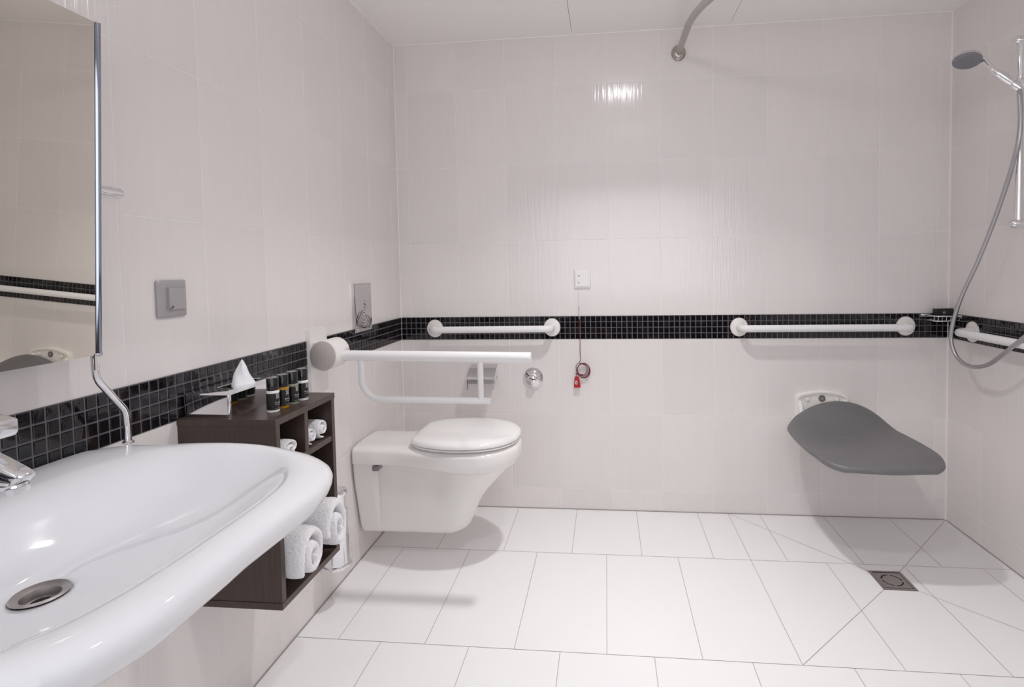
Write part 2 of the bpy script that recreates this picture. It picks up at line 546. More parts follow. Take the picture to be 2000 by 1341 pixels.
# mosaic bands: four courses of small glass tesserae on grey grout
def mosaic(name, P0, du, dn, length):
    """P0 start at the band's bottom, du along the wall, dn out of the wall"""
    P0, du, dn = Vector(P0), Vector(du), Vector(dn); up = Vector((0, 0, 1))
    pw, ph = 0.0254, (ZMT-ZMB)/4
    bm = B()
    def quadbox(u0, u1, z0, z1, n0, n1, mi, jit=(0, 0)):
        e = 0.0014 if mi == 0 else 0.0
        A = [P0+du*u0+up*z0+dn*n0, P0+du*u1+up*z0+dn*n0, P0+du*u1+up*z1+dn*n0, P0+du*u0+up*z1+dn*n0]
        C = [P0+du*(u0+e)+up*(z0+e)+dn*(n1-jit[0]-jit[1]), P0+du*(u1-e)+up*(z0+e)+dn*(n1+jit[0]-jit[1]),
             P0+du*(u1-e)+up*(z1-e)+dn*(n1+jit[0]+jit[1]), P0+du*(u0+e)+up*(z1-e)+dn*(n1-jit[0]+jit[1])]
        va = [bm.verts.new(p) for p in A]; vc = [bm.verts.new(p) for p in C]
        fs = [bm.faces.new(vc)]
        for i in range(4): fs.append(bm.faces.new((va[i], va[(i+1) % 4], vc[(i+1) % 4], vc[i])))
        for f in fs: f.material_index = mi
    quadbox(0, length, 0, ZMT-ZMB, 0.0, 0.0012, 1)
    n = int(length/pw)
    gw = 0.0016
    for i in range(n+1):
        u0, u1 = i*pw+gw, min((i+1)*pw-gw, length-0.0005)
        if u1-u0 < 0.004: continue
        for r in range(4):
            quadbox(u0, u1, r*ph+gw, (r+1)*ph-gw, 0.0010, 0.0034, 0, (random.uniform(-1.3e-4, 1.3e-4), random.uniform(-1.3e-4, 1.3e-4)))
    o = obj(name, bm, None, smooth=False, mats=[M['mosaic'], M['mosaic_grout']]); o['kind'] = 'structure'
mosaic('trim_1', (0.003, 0, ZMB), (1, 0, 0), (0, -1, 0), W-0.007)
mosaic('trim_2', (0, -0.004, ZMB), (0, -1, 0), (1, 0, 0), 3.4)
mosaic('trim_3', (W, -0.004, ZMB), (0, -1, 0), (-1, 0, 0), 3.4)

# downlights in the ceiling
for i, (lx, ly, pw, spr) in enumerate(LAMPS):
    t = thing('ceiling_downlight', (lx, ly, H), ['round ceiling downlight nearest the tiled back wall', 'round ceiling downlight nearer the camera'][i], 'ceiling light', 'downlights in the ceiling')
    obj('trim_ring', lathe(B(), (lx, ly, H), (0, 0, -1), [(0, 0.062), (0.004, 0.062), (0.006, 0.056), (0.006, 0.047), (0.002, 0.046)], 40), M['chrome_soft'], t)
    lens = mat('lit_lens', (0.9, 0.9, 0.9), 0.4, **{'Emission Strength': (125.0, 24.0)[i]})
    lens.node_tree.nodes['Principled BSDF'].inputs['Emission Color'].default_value = (1, .99, 1, 1)
    obj('lens', lathe(B(), (lx, ly, H-.0005), (0, 0, -1), [(0.0022, .0455), (.006, .0450), (.009, .040), (.0115, .028), (.0125, .010)], 40), lens, t)


# ------------------------------------------------------------------ washbasin
YC = -1.965
def half_loop(cp, z, n=7, zf=None):
    """control points (x, d) from the back centre to the front centre, mirrored about y=YC"""
    P = cat([(x, d, 0) for x, d in cp], n)
    for p in P: p.x = max(p.x, 0.0012); p.y = max(p.y, 0.0)
    P[0].y = 0; P[-1].y = 0
    full = P + [Vector((p.x, -p.y, 0)) for p in P[-2:0:-1]]
    return [Vector((p.x, YC+p.y, z if zf is None else zf(p.x, p.y))) for p in full]

OUT = [(0, 0), (0, .14), (0, .262), (.010, .289), (.05, .330), (.18, .365), (.31, .365), (.45, .322), (.535, .257), (.566, .172), (.568, .09), (.566, 0)]
T1 = [(0, 0), (0, .14), (.003, .255), (.018, .280), (.06, .318), (.18, .350), (.31, .349), (.435, .308), (.518, .247), (.548, .168), (.551, .09), (.549, 0)]
T2 = [(.085, 0), (.088, .12), (.098, .215), (.120, .262), (.155, .298), (.22, .326), (.315, .330), (.405, .298), (.472, .242), (.504, .168), (.512, .09), (.514, 0)]
B0 = [(.105, 0), (.112, .12), (.126, .205), (.150, .248), (.188, .282), (.25, .306), (.318, .308), (.387, .280), (.442, .226), (.474, .158), (.487, .085), (.490, 0)]
B1 = [(.120, 0), (.126, .11), (.141, .19), (.163, .228), (.198, .260), (.253, .283), (.315, .277), (.369, .250), (.414, .202), (.444, .144), (.463, .08), (.467, 0)]
B2 = [(.150, 0), (.155, .09), (.166, .155), (.184, .190), (.212, .215), (.255, .232), (.302, .212), (.334, .188), (.362, .150), (.385, .108), (.403, .062), (.406, 0)]
B3 = [(.172, 0), (.174, .05), (.180, .08), (.190, .10), (.206, .112), (.23, .12), (.258, .118), (.278, .106), (.291, .086), (.298, .062), (.301, .034), (.302, 0)]
def ins(cp, e, keepx=True):
    o = []
    for i, (x, d) in enumerate(cp):
        vx, vd = x-0.28, d-0.0
        L_ = math.hypot(vx, vd) or 1
        nx, nd = x-vx/L_*e, d-vd/L_*e
        if x < 0.003 and keepx: nx = 0.0
        o.append((nx, max(nd, 0)))
    o[0] = (o[0][0], 0); o[-1] = (o[-1][0], 0)
    return o
def mid2(a, b, f=.5): return [(p[0]+(q[0]-p[0])*f, p[1]+(q[1]-p[1])*f) for p, q in zip(a, b)]
def circ(r, c=(.222, 0), n=12):
    return [(c[0]-r*math.cos(math.pi*i/(n-1)), r*math.sin(math.pi*i/(n-1))) for i in range(n)]
top = lambda x, d: 0.876 - 0.010*min(x/0.12, 1)
def sup(cx, a, b, n, z):
    """superelliptic loop of the bowl, point by point towards the rim's inner loop"""
    P = cat([(x, d, 0) for x, d in T2], 7); out = []
    for p in P:
        an = math.atan2(max(p.y, 0)/.33, (p.x-.29)/.215)
        c, s_ = math.cos(an), math.sin(an); rr = (abs(c)**n+abs(s_)**n)**(-1/n)
        out.append((cx+a*rr*c, b*rr*s_))
    out[0] = (out[0][0], 0); out[-1] = (out[-1][0], 0)
    full = out + [(x, -d) for x, d in out[-2:0:-1]]
    return [Vector((x, YC+d, z)) for x, d in full]
R = [half_loop(ins(OUT, .22), .708), half_loop(ins(OUT, .17), .718), half_loop(ins(OUT, .105), .758), half_loop(ins(OUT, .048), .790),
     half_loop(ins(OUT, .012), .812), half_loop(OUT, .834), half_loop(OUT, 0, zf=lambda x, d: top(x, d)-.014),
     half_loop(T1, 0, zf=lambda x, d: top(x, d)-.002), half_loop(T2, 0, zf=lambda x, d: top(x, d)-.001),
     sup(.2975, .1925, .308, 2.9, .852), sup(.294, .172, .284, 2.7, .833), sup(.289, .147, .252, 2.5, .808), sup(.283, .122, .215, 2.35, .788), sup(.262, .092, .165, 2.15, .772), sup(.237, .064, .115, 2.0, .761),
     half_loop(circ(.033), .754), half_loop(circ(.030), .752), half_loop(circ(.028), .735)]
def relax(L_, n_):
    for _ in range(n_):
        L_ = [L_[k]*.5+(L_[k-1]+L_[(k+1) % len(L_)])*.25 for k in range(len(L_))]
    return L_
for k in (8, 9): R[k] = relax(R[k], 6)
bm = B(); rings(bm, R)
sink = obj('wash_basin', bm, M['sink'], org=(0.0, YC, 0.69), subsurf=1)
tag(sink, 'large white porcelain wash basin with curved front fixed to the left wall', 'wash basin')
dr = obj('drain', lathe(B(), (.222, YC, .7575), (0, 0, -1), [(0.0020, .0350), (-.0008, .033), (-.0002, .030), (.004, .0235), (.012, .0215), (.0165, .021), (.0170, .012), (.0168, .011)], 48, caps=(False, True)), M['steel'], sink)
dr['label'] = 'round steel drain'
obj('drain_shade', lathe(B(), (.222, YC, .7415), (0, 0, 1), [(0, .0135), (.002, .013), (.003, .010)], 32), M['dark'], dr)  # dark disc stands in for the shade inside the open drain

# ------------------------------------------------------------------ basin mixer tap
FX = 0.098
tap = thing('mixer_tap', (FX, YC, 0.872), 'chrome single lever mixer tap on the white wash basin', 'tap')
bm = B()
sec = []
for s in range(9):
    t_ = s/8
    c = Vector((FX-0.006+0.012*t_, YC, 0.868+0.095*t_))
    r = 0.027-0.003*t_
    sec.append([c+Vector((r*math.cos(a)*1.12, r*math.sin(a), 0)) for a in [2*math.pi*k/28 for k in range(28)]])
rings(bm, sec)
obj('body', bm, M['chrome'], tap)
bm = B()
def spsec(x, zt, zb, hw, k=0.55):
    out = []
    for i in range(28):
        a = 2*math.pi*i/28
        cx_, sy_ = math.cos(a), math.sin(a)
        e = 0.62
        yy = hw*math.copysign(abs(cx_)**e, cx_); zz = math.copysign(abs(sy_)**e, sy_)
        wgt = 1.0 if zz < 0 else k+0.45*(1-k)
        out.append(Vector((x+0.012*zz, YC+yy*wgt, (zt+zb)/2+zz*(zt-zb)/2)))
    return out
rings(bm, [spsec(.085, .968, .905, .020), spsec(.115, .974, .903, .0215), spsec(.150, .962, .905, .021), spsec(.180, .946, .9075, .020), spsec(.203, .936, .911, .0185), spsec(.209, .930, .916, .015)])
obj('spout', bm, M['chrome'], tap, subsurf=1)
ad = Vector((0.22, 0, -1)).normalized()
obj('aerator', lathe(B(), Vector((.193, YC, .917)), ad, [(0, .0135), (.003, .0142), (.006, .0138), (.0125, .0128), (.0135, .0118), (.0115, .0108), (.0115, .002)], 40), M['chrome'], tap)
bm = B()
def lv(x, z0, z1, hw):
    return [Vector((x, YC+a, z)) for a, z in [(p[0], p[1]) for p in rrect(0, (z0+z1)/2, hw, (z1-z0)/2, min(hw, (z1-z0)/2)*.45, 4)]]
rings(bm, [lv(.060, .985, 1.006, .019), lv(.066, .978, 1.018, .023), (lv(.10, .972, 1.024, .025)), lv(.14, .976, 1.018, .024), lv(.176, .984, 1.010, .021), lv(.181, .990, 1.004, .017)])
obj('lever', bm, M['chrome'], tap)
obj('cartridge_collar', lathe(B(), (FX+.008, YC, .958), (.08, 0, 1), [(0, .0225), (.008, .0235), (.020, .0245)], 36), M['chrome'], tap)

# ------------------------------------------------------------------ tilting mirror
A_, Bt, Dm = 0.0076004, -0.05463675, 0.01182118
nM = Vector((math.cos(A_)*math.cos(Bt), math.sin(A_)*math.cos(Bt), math.sin(Bt)))
def onm(y, z): return Vector(((Dm-nM.y*y-nM.z*z)/nM.x, y, z))
MY0, MY1, MZ0, MZ1 = -2.36, -1.7295, 1.066, 1.683
mir = thing('tilting_mirror', onm((MY0+MY1)/2, MZ0), 'frameless tilting mirror with chrome side rail above the wash basin', 'mirror')
bm = B()
q = [onm(MY0, MZ0), onm(MY1, MZ0), onm(MY1, MZ1), onm(MY0, MZ1)]
rings(bm, [[p - nM*0.006 for p in q], q])
obj('glass', bm, M['mirror'], mir, smooth=False)
bm = B()
q2 = [onm(MY0+.004, MZ0+.002)-nM*.0062, onm(MY1-.004, MZ0+.002)-nM*.0062, onm(MY1-.004, MZ1-.002)-nM*.0062, onm(MY0+.004, MZ1-.002)-nM*.0062]
rings(bm, [[p-nM*0.004 for p in q2], q2])
obj('backing', bm, M['grey_plug'], mir, smooth=False)
for yy in (MY1+.0078, MY0-.0078):
    bm = B()
    a, b = onm(yy, MZ0-.002)-nM*.006, onm(yy, MZ1+.001)-nM*.006
    prof = [(-.005+.0150*math.cos(2*math.pi*k/28), .0075*math.sin(2*math.pi*k/28)) for k in range(28)]
    rings(bm, [[a+nM*p+Vector((0, s_, 0)) for p, s_ in prof], [b+nM*p+Vector((0, s_, 0)) for p, s_ in prof]])
    obj('side_rail', bm, M['rail_chrome'], mir)
for s_, yy in ((1, MY1), (-1, MY0)):
    c = onm(yy, 1.380) - nM*0.030
    pv = obj('pivot', lathe(B(), c-Vector((0, .04*s_, 0)), (0, s_, 0), [(0, .0115), (.119, .0115), (.124, .009), (.125, .006)], 12), M['chrome'], mir)
    bm = B(); box(bm, (0.0, c.y-.020, c.z-.010), (c.x, c.y-.006, c.z+.010))
    obj('wall_arm', bm, M['chrome'], mir, bevel=.002)
# lever rod that runs from the right rail down to the basin
bm = B()
a = onm(MY1+.006, MZ0) - nM*0.008
P = fillet([a+Vector((0, 0, .03)), a+Vector((-.001, 0, -.045)), Vector((.060, -1.650, .940)), Vector((.053, -1.640, .905)), Vector((.053, -1.640, .866))], .05, 10)
tube(bm, P, .0066, 24)
obj('tilt_lever', bm, M['chrome'], mir)
obj('end_collar', lathe(B(), (.053, -1.640, .868), (0, 0, 1), [(0, .0105), (.0025, .0105), (.004, .0085), (.005, .007)], 32), M['chrome'], mir)
obj('rail_foot', lathe(B(), a+Vector((0, 0, .002)), (0, 0, -1), [(0, .0125), (.003, .0125), (.004, .008)], 28), M['chrome'], mir)

# ------------------------------------------------------------------ switches and plates on the left wall
sw = thing('light_switch', (0, -1.4545, 1.158), 'silver grey wall switch with small cord hole beside the mirror', 'switch')
def plate(y0, y1, z0, z1, x0, x1, r=.004, dome=None):
    bm = B(); cy_, cz_ = (y0+y1)/2, (z0+z1)/2; hy, hz = (y1-y0)/2, (z1-z0)/2
    rs = []
    for x, e in ((x0, 0), (x0+(x1-x0)*.55, 0), (x1, .0035 if dome is None else dome)):
        rs.append([Vector((x, a, b)) for a, b in rrect(cy_, cz_, hy-e, hz-e, max(r-e*.5, .001))])
    rings(bm, rs); return bm
obj('frame', plate(-1.498, -1.411, 1.114, 1.203, 0, .010, .006, .006), M['switch_silver'], sw)
obj('cover', plate(-1.4755, -1.4245, 1.131, 1.186, .008, .0165, .002, .0015), M['switch_silver'], sw)
obj('cord_hole', lathe(B(), (.0164, -1.4645, 1.1395), (1, 0, 0), [(0, .0018), (.0008, .0018)], 16), M['black'], sw)
bm = B(); tube(bm, [(.017, -1.4645, 1.1395), (.019, -1.469, 1.136), (.017, -1.474, 1.135)], .0008, 8)
obj('cord_stub', bm, M['black'], sw)

fp = thing('flush_plate', (0, -.449, 1.06), 'chrome flush plate with rippled rings on the left wall above the toilet', 'flush plate')
bm = B()
y0, y1, z0, z1 = -.528, -.371, .959, 1.163
ny, nz = 56, 72
cyp, czp = -.449, 1.052
G = []
for i in range(nz+1):
    row = []
    for j in range(ny+1):
        yy = y0+.005+(y1-y0-.01)*j/ny; zz = z0+.005+(z1-z0-.01)*i/nz
        r = math.hypot(yy-cyp, (zz-czp)/1.1)
        a_ = 0.0010*math.exp(-r/0.09)
        edge = min(1, min(j, ny-j)/6)*min(1, min(i, nz-i)/6)
        row.append(bm.verts.new((.0145+a_*math.cos(2*math.pi*r/.0125)*edge, yy, zz)))
    G.append(row)
for i in range(nz):
    for j in range(ny): bm.faces.new((G[i][j], G[i][j+1], G[i+1][j+1], G[i+1][j]))
loop = [G[0][j] for j in range(ny+1)]+[G[i][ny] for i in range(1, nz+1)]+[G[nz][j] for j in range(ny-1, -1, -1)]+[G[i][0] for i in range(nz-1, 0, -1)]
cc = Vector((0, (y0+y1)/2, (z0+z1)/2))
prev = loop
for x, e in ((.0105, .005), (0.0, .005)):
    cur = []
    for v in loop:
        yy = v.co.y + (e if v.co.y > y1-.0052 else -e if v.co.y < y0+.0052 else 0)
        zz = v.co.z + (e if v.co.z > z1-.0052 else -e if v.co.z < z0+.0052 else 0)
        cur.append(bm.verts.new((x, yy, zz)))
    n = len(loop)
    for k in range(n): bm.faces.new((prev[k], prev[(k+1) % n], cur[(k+1) % n], cur[k]))
    prev = cur
obj('push_panel', bm, M['chrome_soft'], fp, angle=50)
M['ripple'] = mat('ripple_chrome', (0.62, 0.60, 0.60), 0.09, 1.0)
fp.children[0].data.materials[0] = M['ripple']
obj('wall_frame', plate(-.5265, -.3725, .9605, 1.1615, 0, .004, .004, .001), M['chrome_soft'], fp)

# ------------------------------------------------------------------ folding support rail
fr = thing('folding_grab_rail', (0, -.82, .76), 'white fold-down support rail on a wall plate beside the toilet', 'grab rail')
obj('wall_plate', plate(-.879, -.764, .755, 1.016, 0, .016, .003, .001), M['cream_rail'], fr)
HC = Vector((.060, -.82, .922))
hub = obj('hinge_hub', lathe(B(), (HC.x, -.772, HC.z), (0, -1, 0), [(0, .046), (.003, .0485), (.100, .0485), (.102, .0475)], 48, 1.1), M['cream_rail'], fr)
hc = obj('hub_cap', lathe(B(), (HC.x, -.8745, HC.z), (0, -1, 0), [(0, .0475), (.004, .0470), (.0052, .045)], 48, 1.1), M['hub_cap'], fr)
hc['label'] = 'flat grey round cap'
bm = B(); box(bm, (.014, -.868, .875), (.05, -.780, .969))
obj('hinge_block', bm, M['cream_rail'], fr, bevel=.004)
bm = B()
tube(bm, [(.09, -.82, .915), (.11, -.82, .915), (.5, -.82, .9105), (.7855, -.82, .9065)], [.0185, .0185, .0185, .0185], 32)
obj('top_bar', bm, M['white_rail'], fr, bevel=.002, seg=2)
bm = B()
P = fillet([(.172, -.82, .905), (.172, -.82, .758), (.640, -.82, .7545)], .085, 14)
tube(bm, P, .0115, 28)
obj('lower_loop', bm, M['white_rail'], fr)
bm = B(); tube(bm, [(.606, -.82, .902), (.606, -.82, .757)], .0105, 24)
obj('strut', bm, M['white_rail'], fr)

# ------------------------------------------------------------------ wall mounted grab bars
def grab_bar(a, b, out, label, rr=.0165, so=.072, fr_=.042):
    """a, b flange centres on the wall; out the wall's normal"""
    a, b, out = Vector(a), Vector(b), Vector(out)
    t = thing('grab_bar', a, label, 'grab bar', 'white grab bars along the mosaic band')
    for c in (a, b):
        obj('flange', lathe(B(), c, out, [(0, fr_-.001), (.004, fr_), (.009, fr_-.002), (.012, fr_-.008), (.0125, .02)], 48, 1.08), M['cream_rail'], t)
    bm = B()
    tube(bm, fillet([a+out*.006, a+out*so, b+out*so, b+out*.006], .050, 12), rr, 32)
    obj('bar', bm, M['white_rail'], t)
    return t
grab_bar((.179, 0, .917), (.777, 0, .919), (0, -1, 0), 'short white grab bar on the mosaic band above the toilet')
grab_bar((1.679, 0, .915), (2.431, 0, .915), (0, -1, 0), 'long white grab bar on the back wall above the grey shower seat')
grab_bar((W, -.172, .907), (W, -.900, .907), (-1, 0, 0), 'white grab bar on the right wall behind the shower hose')

# ------------------------------------------------------------------ wall hung toilet
TY = -.457
def tl(cp, z, n=7, zf=None):
    P = cat([(x, h, 0) for x, h in cp], n)
    for p in P: p.x = max(p.x, .001); p.y = max(p.y, 0)
    P[-1].y = 0
    full = P + [Vector((p.x, -p.y, 0)) for p in P[-2::-1]]
    return [Vector((p.x, TY+p.y, z if zf is None else zf(p.x, p.y))) for p in full]
rim = [(.001, .136), (.083, .139), (.101, .1385), (.20, .139), (.36, .181), (.46, .192), (.56, .176), (.635, .130), (.676, .066), (.686, 0)]
def dense(cp):
    a, b = cp[1], cp[2]
    L2 = lambda f: (a[0]+(b[0]-a[0])*f, a[1]+(b[1]-a[1])*f)
    return [cp[0], a, L2(.14), L2(.86), b]+cp[3:]
def sc(cp, kx=1.0, kh=1.0, e=0.0): return [(x*kx, max(h*kh-e, 0)) for x, h in cp]
topc = [(.001, .120), (.083, .124), (.101, .1235), (.20, .124), (.36, .163), (.46, .173), (.555, .158), (.622, .116), (.658, .058), (.667, 0)]
top2 = [(.001, .030), (.12, .04), (.19, .04), (.27, .06), (.36, .08), (.46, .085), (.52, .075), (.56, .055), (.585, .03), (.59, 0)]
ru = [(.001, .134), (.081, .137), (.099, .1365), (.20, .136), (.36, .173), (.46, .184), (.55, .169), (.622, .126), (.663, .064), (.673, 0)]
u1 = [(.001, .128), (.080, .130), (.098, .078), (.20, .070), (.35, .104), (.45, .146), (.535, .142), (.597, .108), (.636, .056), (.647, 0)]
u2 = [(.001, .120), (.080, .122), (.098, .076), (.20, .069), (.33, .084), (.42, .118), (.49, .121), (.548, .093), (.582, .048), (.592, 0)]
u3 = [(.001, .102), (.083, .104), (.099, .076), (.20, .070), (.32, .078), (.39, .092), (.44, .094), (.485, .076), (.512, .040), (.520, 0)]
u4 = [(.001, .090), (.081, .092), (.099, .073), (.20, .069), (.31, .072), (.37, .078), (.42, .080), (.460, .066), (.485, .036), (.492, 0)]
u5 = [(.004, .079), (.080, .081), (.098, .073), (.20, .071), (.30, .073), (.36, .074), (.41, .072), (.445, .058), (.468, .032), (.474, 0)]
u6 = [(.008, .070), (.08, .072), (.098, .066), (.20, .064), (.30, .065), (.35, .065), (.39, .062), (.418, .048), (.436, .026), (.441, 0)]
u7 = [(.03, .04), (.08, .045), (.10, .045), (.20, .044), (.29, .044), (.33, .043), (.36, .040), (.38, .03), (.392, .016), (.396, 0)]
zt = lambda x, h: .5005
lipz = lambda x, h: .430-.012*sstep(.3, .55, x)
D = dense
shrink = lambda cp, e: [(x-(e if x > .6 else 0), max(h-e, 0)) for x, h in cp]
Rg = [tl(D(topc), .5010), tl(D(rim), .488), tl(D(rim), .470), tl(D(rim), .444), tl(D(ru), .430, zf=lambda x, h: lipz(x, h)+.004),
      tl(D(ru), .426, zf=lipz), tl(D(shrink(ru, .010)), .424, zf=lambda x, h: lipz(x, h)-.0015), tl(D(u1), .40, zf=lambda x, h: lipz(x, h)-.006-.012*sstep(.28, .55, x)),
      tl(D(mid2(u1, u2)), .375), tl(D(u2), .345), tl(D(u3), .272), tl(D(u4), .215), tl(D(u5), .150), tl(D(u6), .118), tl(D(u7), .113)]
bm = B(); Vr = rings(bm, Rg, cap0=False)
L0 = Vr[0]; n0 = len(L0)
for k in range(n0//2):
    a, b, c, d = L0[k], L0[k+1], L0[n0-2-k], L0[n0-1-k]
    try: bm.faces.new((a, b, c, d) if b is not c else (a, b, d))
    except ValueError: pass
wc = thing('toilet', (.0, TY, .113), 'white wall hung toilet with closed lid in the back left corner', 'toilet')
obj('bowl', bm, M['toilet'], wc, subsurf=1)
# seat ring and lid
seat_o = [(.245, .0), (.246, .06), (.255, .118), (.30, .158), (.38, .186), (.46, .193), (.56, .177), (.633, .131), (.673, .066), (.683, 0)]
def so(k, e, z):
    cx0 = .465
    return tl([(max(cx0+(x-cx0)*k - math.copysign(e, x-cx0), .2), max(h*k-e, 0) if h > 0 else 0) for x, h in seat_o], z)
bm = B(); rings(bm, [so(.93, 0, .5040), so(.985, 0, .5045), so(.99, 0, .5105), so(.97, 0, .512)])
obj('seat', bm, M['lid'], wc, subsurf=1)
bm = B(); rings(bm, [so(.95, 0, .5145), so(.992, 0, .515), so(1.003, 0, .519), so(1.0, 0, .527), so(.975, 0, .536), so(.90, 0, .5425), so(.7, 0, .547), so(.3, 0, .549)])
obj('lid', bm, M['lid'], wc, subsurf=1)
for s_ in (-1, 1):
    obj('hinge', lathe(B(), (.262, TY+s_*.095, .500), (0, 0, 1), [(0, .012), (.013, .012), (.016, .009)], 24), M['lid'], wc)
pl = obj('fixing_cap', bxm(((.086, TY-.118, .397), (.112, TY-.074, .418))), M['cap_grey'], wc, bevel=.004)
pl['label'] = 'dark grey fixing cap'

# ------------------------------------------------------------------ chrome fittings on the back wall
ph = thing('toilet_roll_holder', (.43, 0, .64), 'empty chrome toilet roll holder with cover flap on the back wall', 'toilet roll holder')
obj('back_plate', bxm(((.362, -.006, .668), (.497, 0, .735))), M['chrome'], ph, bevel=.002)
bm = B()
x0, x1 = .3635, .4985
pr_ = [(-.004, .736), (-.050, .724), (-.095, .688), (-.100, .676), (-.100, .655), (-.097, .655), (-.097, .676), (-.092, .684), (-.049, .720), (-.004, .732)]
rings(bm, [[Vector((x0, a, b)) for a, b in pr_], [Vector((x1, a, b)) for a, b in pr_]])
obj('cover_flap', bm, M['chrome_soft'], ph, smooth=False)
for xx in (x0, x1-.003):
    bm = B()
    p2 = [(-.004, .732), (-.05, .722), (-.095, .688), (-.100, .672), (-.103, .628), (-.096, .640), (-.07, .668), (-.004, .690)]
    rings(bm, [[Vector((xx, a, b)) for a, b in p2], [Vector((xx+.003, a, b)) for a, b in p2]])
    obj('side_arm', bm, M['chrome'], ph, smooth=False)
bm = B(); tube(bm, [(x0, -.092, .661), (x1, -.092, .661)], .0055, 20)
obj('spindle', bm, M['chrome'], ph)

fv = thing('flush_valve', (.678, 0, .664), 'round chrome valve rosette on the back wall right of the roll holder', 'valve')
obj('rosette', lathe(B(), (.678, 0, .664), (0, -1, 0), [(0, .050), (.004, .0505), (.007, .049), (.026, .024), (.027, .022)], 56, 1.1), M['chrome'], fv)
kb = obj('knob', lathe(B(), (.678, -.026, .664), (0, -1, 0), [(0, .021), (.012, .0205), (.017, .018), (.020, .013), (.021, .004)], 40, 1.1), M['chrome'], fv)
obj('index_mark', bxm(((.6765, -.0478, .657), (.6795, -.0462, .676))), M['grey_plug'], kb)

pg = thing('spare_roll_peg', (.414, 0, .442), 'small chrome peg on the back wall just above the toilet lid', 'peg')
obj('stem', lathe(B(), (.414, 0, .442), (0, -1, 0), [(0, .016), (.003, .016), (.004, .006), (.070, .006)], 28), M['chrome'], pg)
obj('knob', lathe(B(), (.414, -.070, .442), (0, 0, 1), [(-.012, .006), (.004, .0075), (.010, .013), (.013, .0135), (.015, .011)], 28), M['chrome'], pg)

# ------------------------------------------------------------------ emergency pull switch
es = thing('pull_cord_switch', (.93, 0, 1.111), 'square white pull cord switch on the back wall with a hanging red cord', 'switch')
def plateb(x0, x1, z0, z1, y0, y1, r=.003, e=.003):
    bm = B()
    rings(bm, [[Vector((a, y, b)) for a, b in rrect((x0+x1)/2, (z0+z1)/2, (x1-x0)/2-q_, (z1-z0)/2-q_, max(r-q_*.4, .0008))] for y, q_ in ((-y0, 0), (-(y0+(y1-y0)*.5), 0), (-y1, e))])
    return bm
obj('frame', plateb(.890, .971, 1.111, 1.203, 0, .009), M['white_plastic'], es)
obj('cover', plateb(.8975, .9635, 1.119, 1.195, .0075, .0125, .002, .0015), M['white_plastic'], es)
for zz, hw_, hh in ((1.173, .005, .0011), (1.138, .002, .0022)):
    obj('indicator', bxm(((.914-hw_, -.0132, zz-hh), (.914+hw_, -.012, zz+hh))), M['black'], es, smooth=False)
bm = B(); tube(bm, [(.914, -.012, 1.134), (.913, -.013, 1.11), (.913, -.012, 1.02)], .0008, 8)
obj('upper_cord', bm, M['white_plastic'], es)
obj('cord_clip', lathe(B(), (.913, -.012, 1.022), (0, 0, -1), [(0, .0015), (.004, .0025), (.012, .0025), (.016, .0012), (.040, .0012), (.042, .0022), (.060, .0022), (.062, .001)], 12), M['chrome_soft'], es)
bm = B()
P = cat([(.9135, -.012, .962), (.9165, -.013, .945), (.9155, -.013, .925), (.9135, -.013, .908), (.9115, -.013, .925), (.9105, -.013, .945), (.9135, -.012, .962)], 5)
tube(bm, P, .0013, 8)

# loose coil
pts = []
c0 = Vector((.9285, -.012, .7065))
for i in range(6*24+1):
    a = math.pi*0.72 + 2*math.pi*i/24
    lp = i//24
    rr = [.0440, .0395, .0430, .0365, .0415, .0330][min(lp, 5)]
    off = [(0, 0), (.001, .002), (.003, -.003), (-.003, .003), (.002, -.001), (-.006, .004)][min(lp, 5)]
    pts.append(c0 + Vector((off[0]+rr*math.cos(a), -.002*lp*.6-.001, off[1]+rr*1.1*math.sin(a))))
sm = [sum((pts[min(max(i+k, 0), len(pts)-1)] for k in (-4, -2, 0, 2, 4)), Vector())/5 for i in range(len(pts))]
tube(bm, sm, .0014, 8)
tube(bm, cat([(.9135, -.013, .908), (.9155, -.011, .86), (.915, -.010, .80), (.917, -.011, .765), (.914, -.012, .750), tuple(sm[0])], 6), .0014, 8)
tube(bm, cat([tuple(sm[-14]), (.894, -.017, .690), (.897, -.018, .682), (.8945, -.018, .672), (.8945, -.018, .662)], 5), .0014, 8)
obj('pull_cord', bm, M['red_cord'], es)
bm = B()
rings(bm, [[Vector((x, y, z)) for x, y in rrect(cx_, -.019, hx, .006, .003, 4)] for cx_, hx, z in ((.8965, .009, .676), (.897, .011, .673), (.899, .0165, .628), (.898, .0150, .622))])
hd = obj('pull_handle', bm, M['red'], es); hd['label'] = 'red pull handle with white bell badge'
bm = B(); lathe(bm, (.894, -.0245, .647), (0, -1, 0), [(0, .0062), (.0014, .006)], 28, 1.6)
bd = obj('bell_badge', bm, M['print'], hd)
bm = B(); lathe(bm, (.894, -.0258, .647), (0, -1, 0), [(0, .0026), (.001, .0024)], 18, 2.0)
obj('bell_mark', bm, M['grey_plug'], bd)

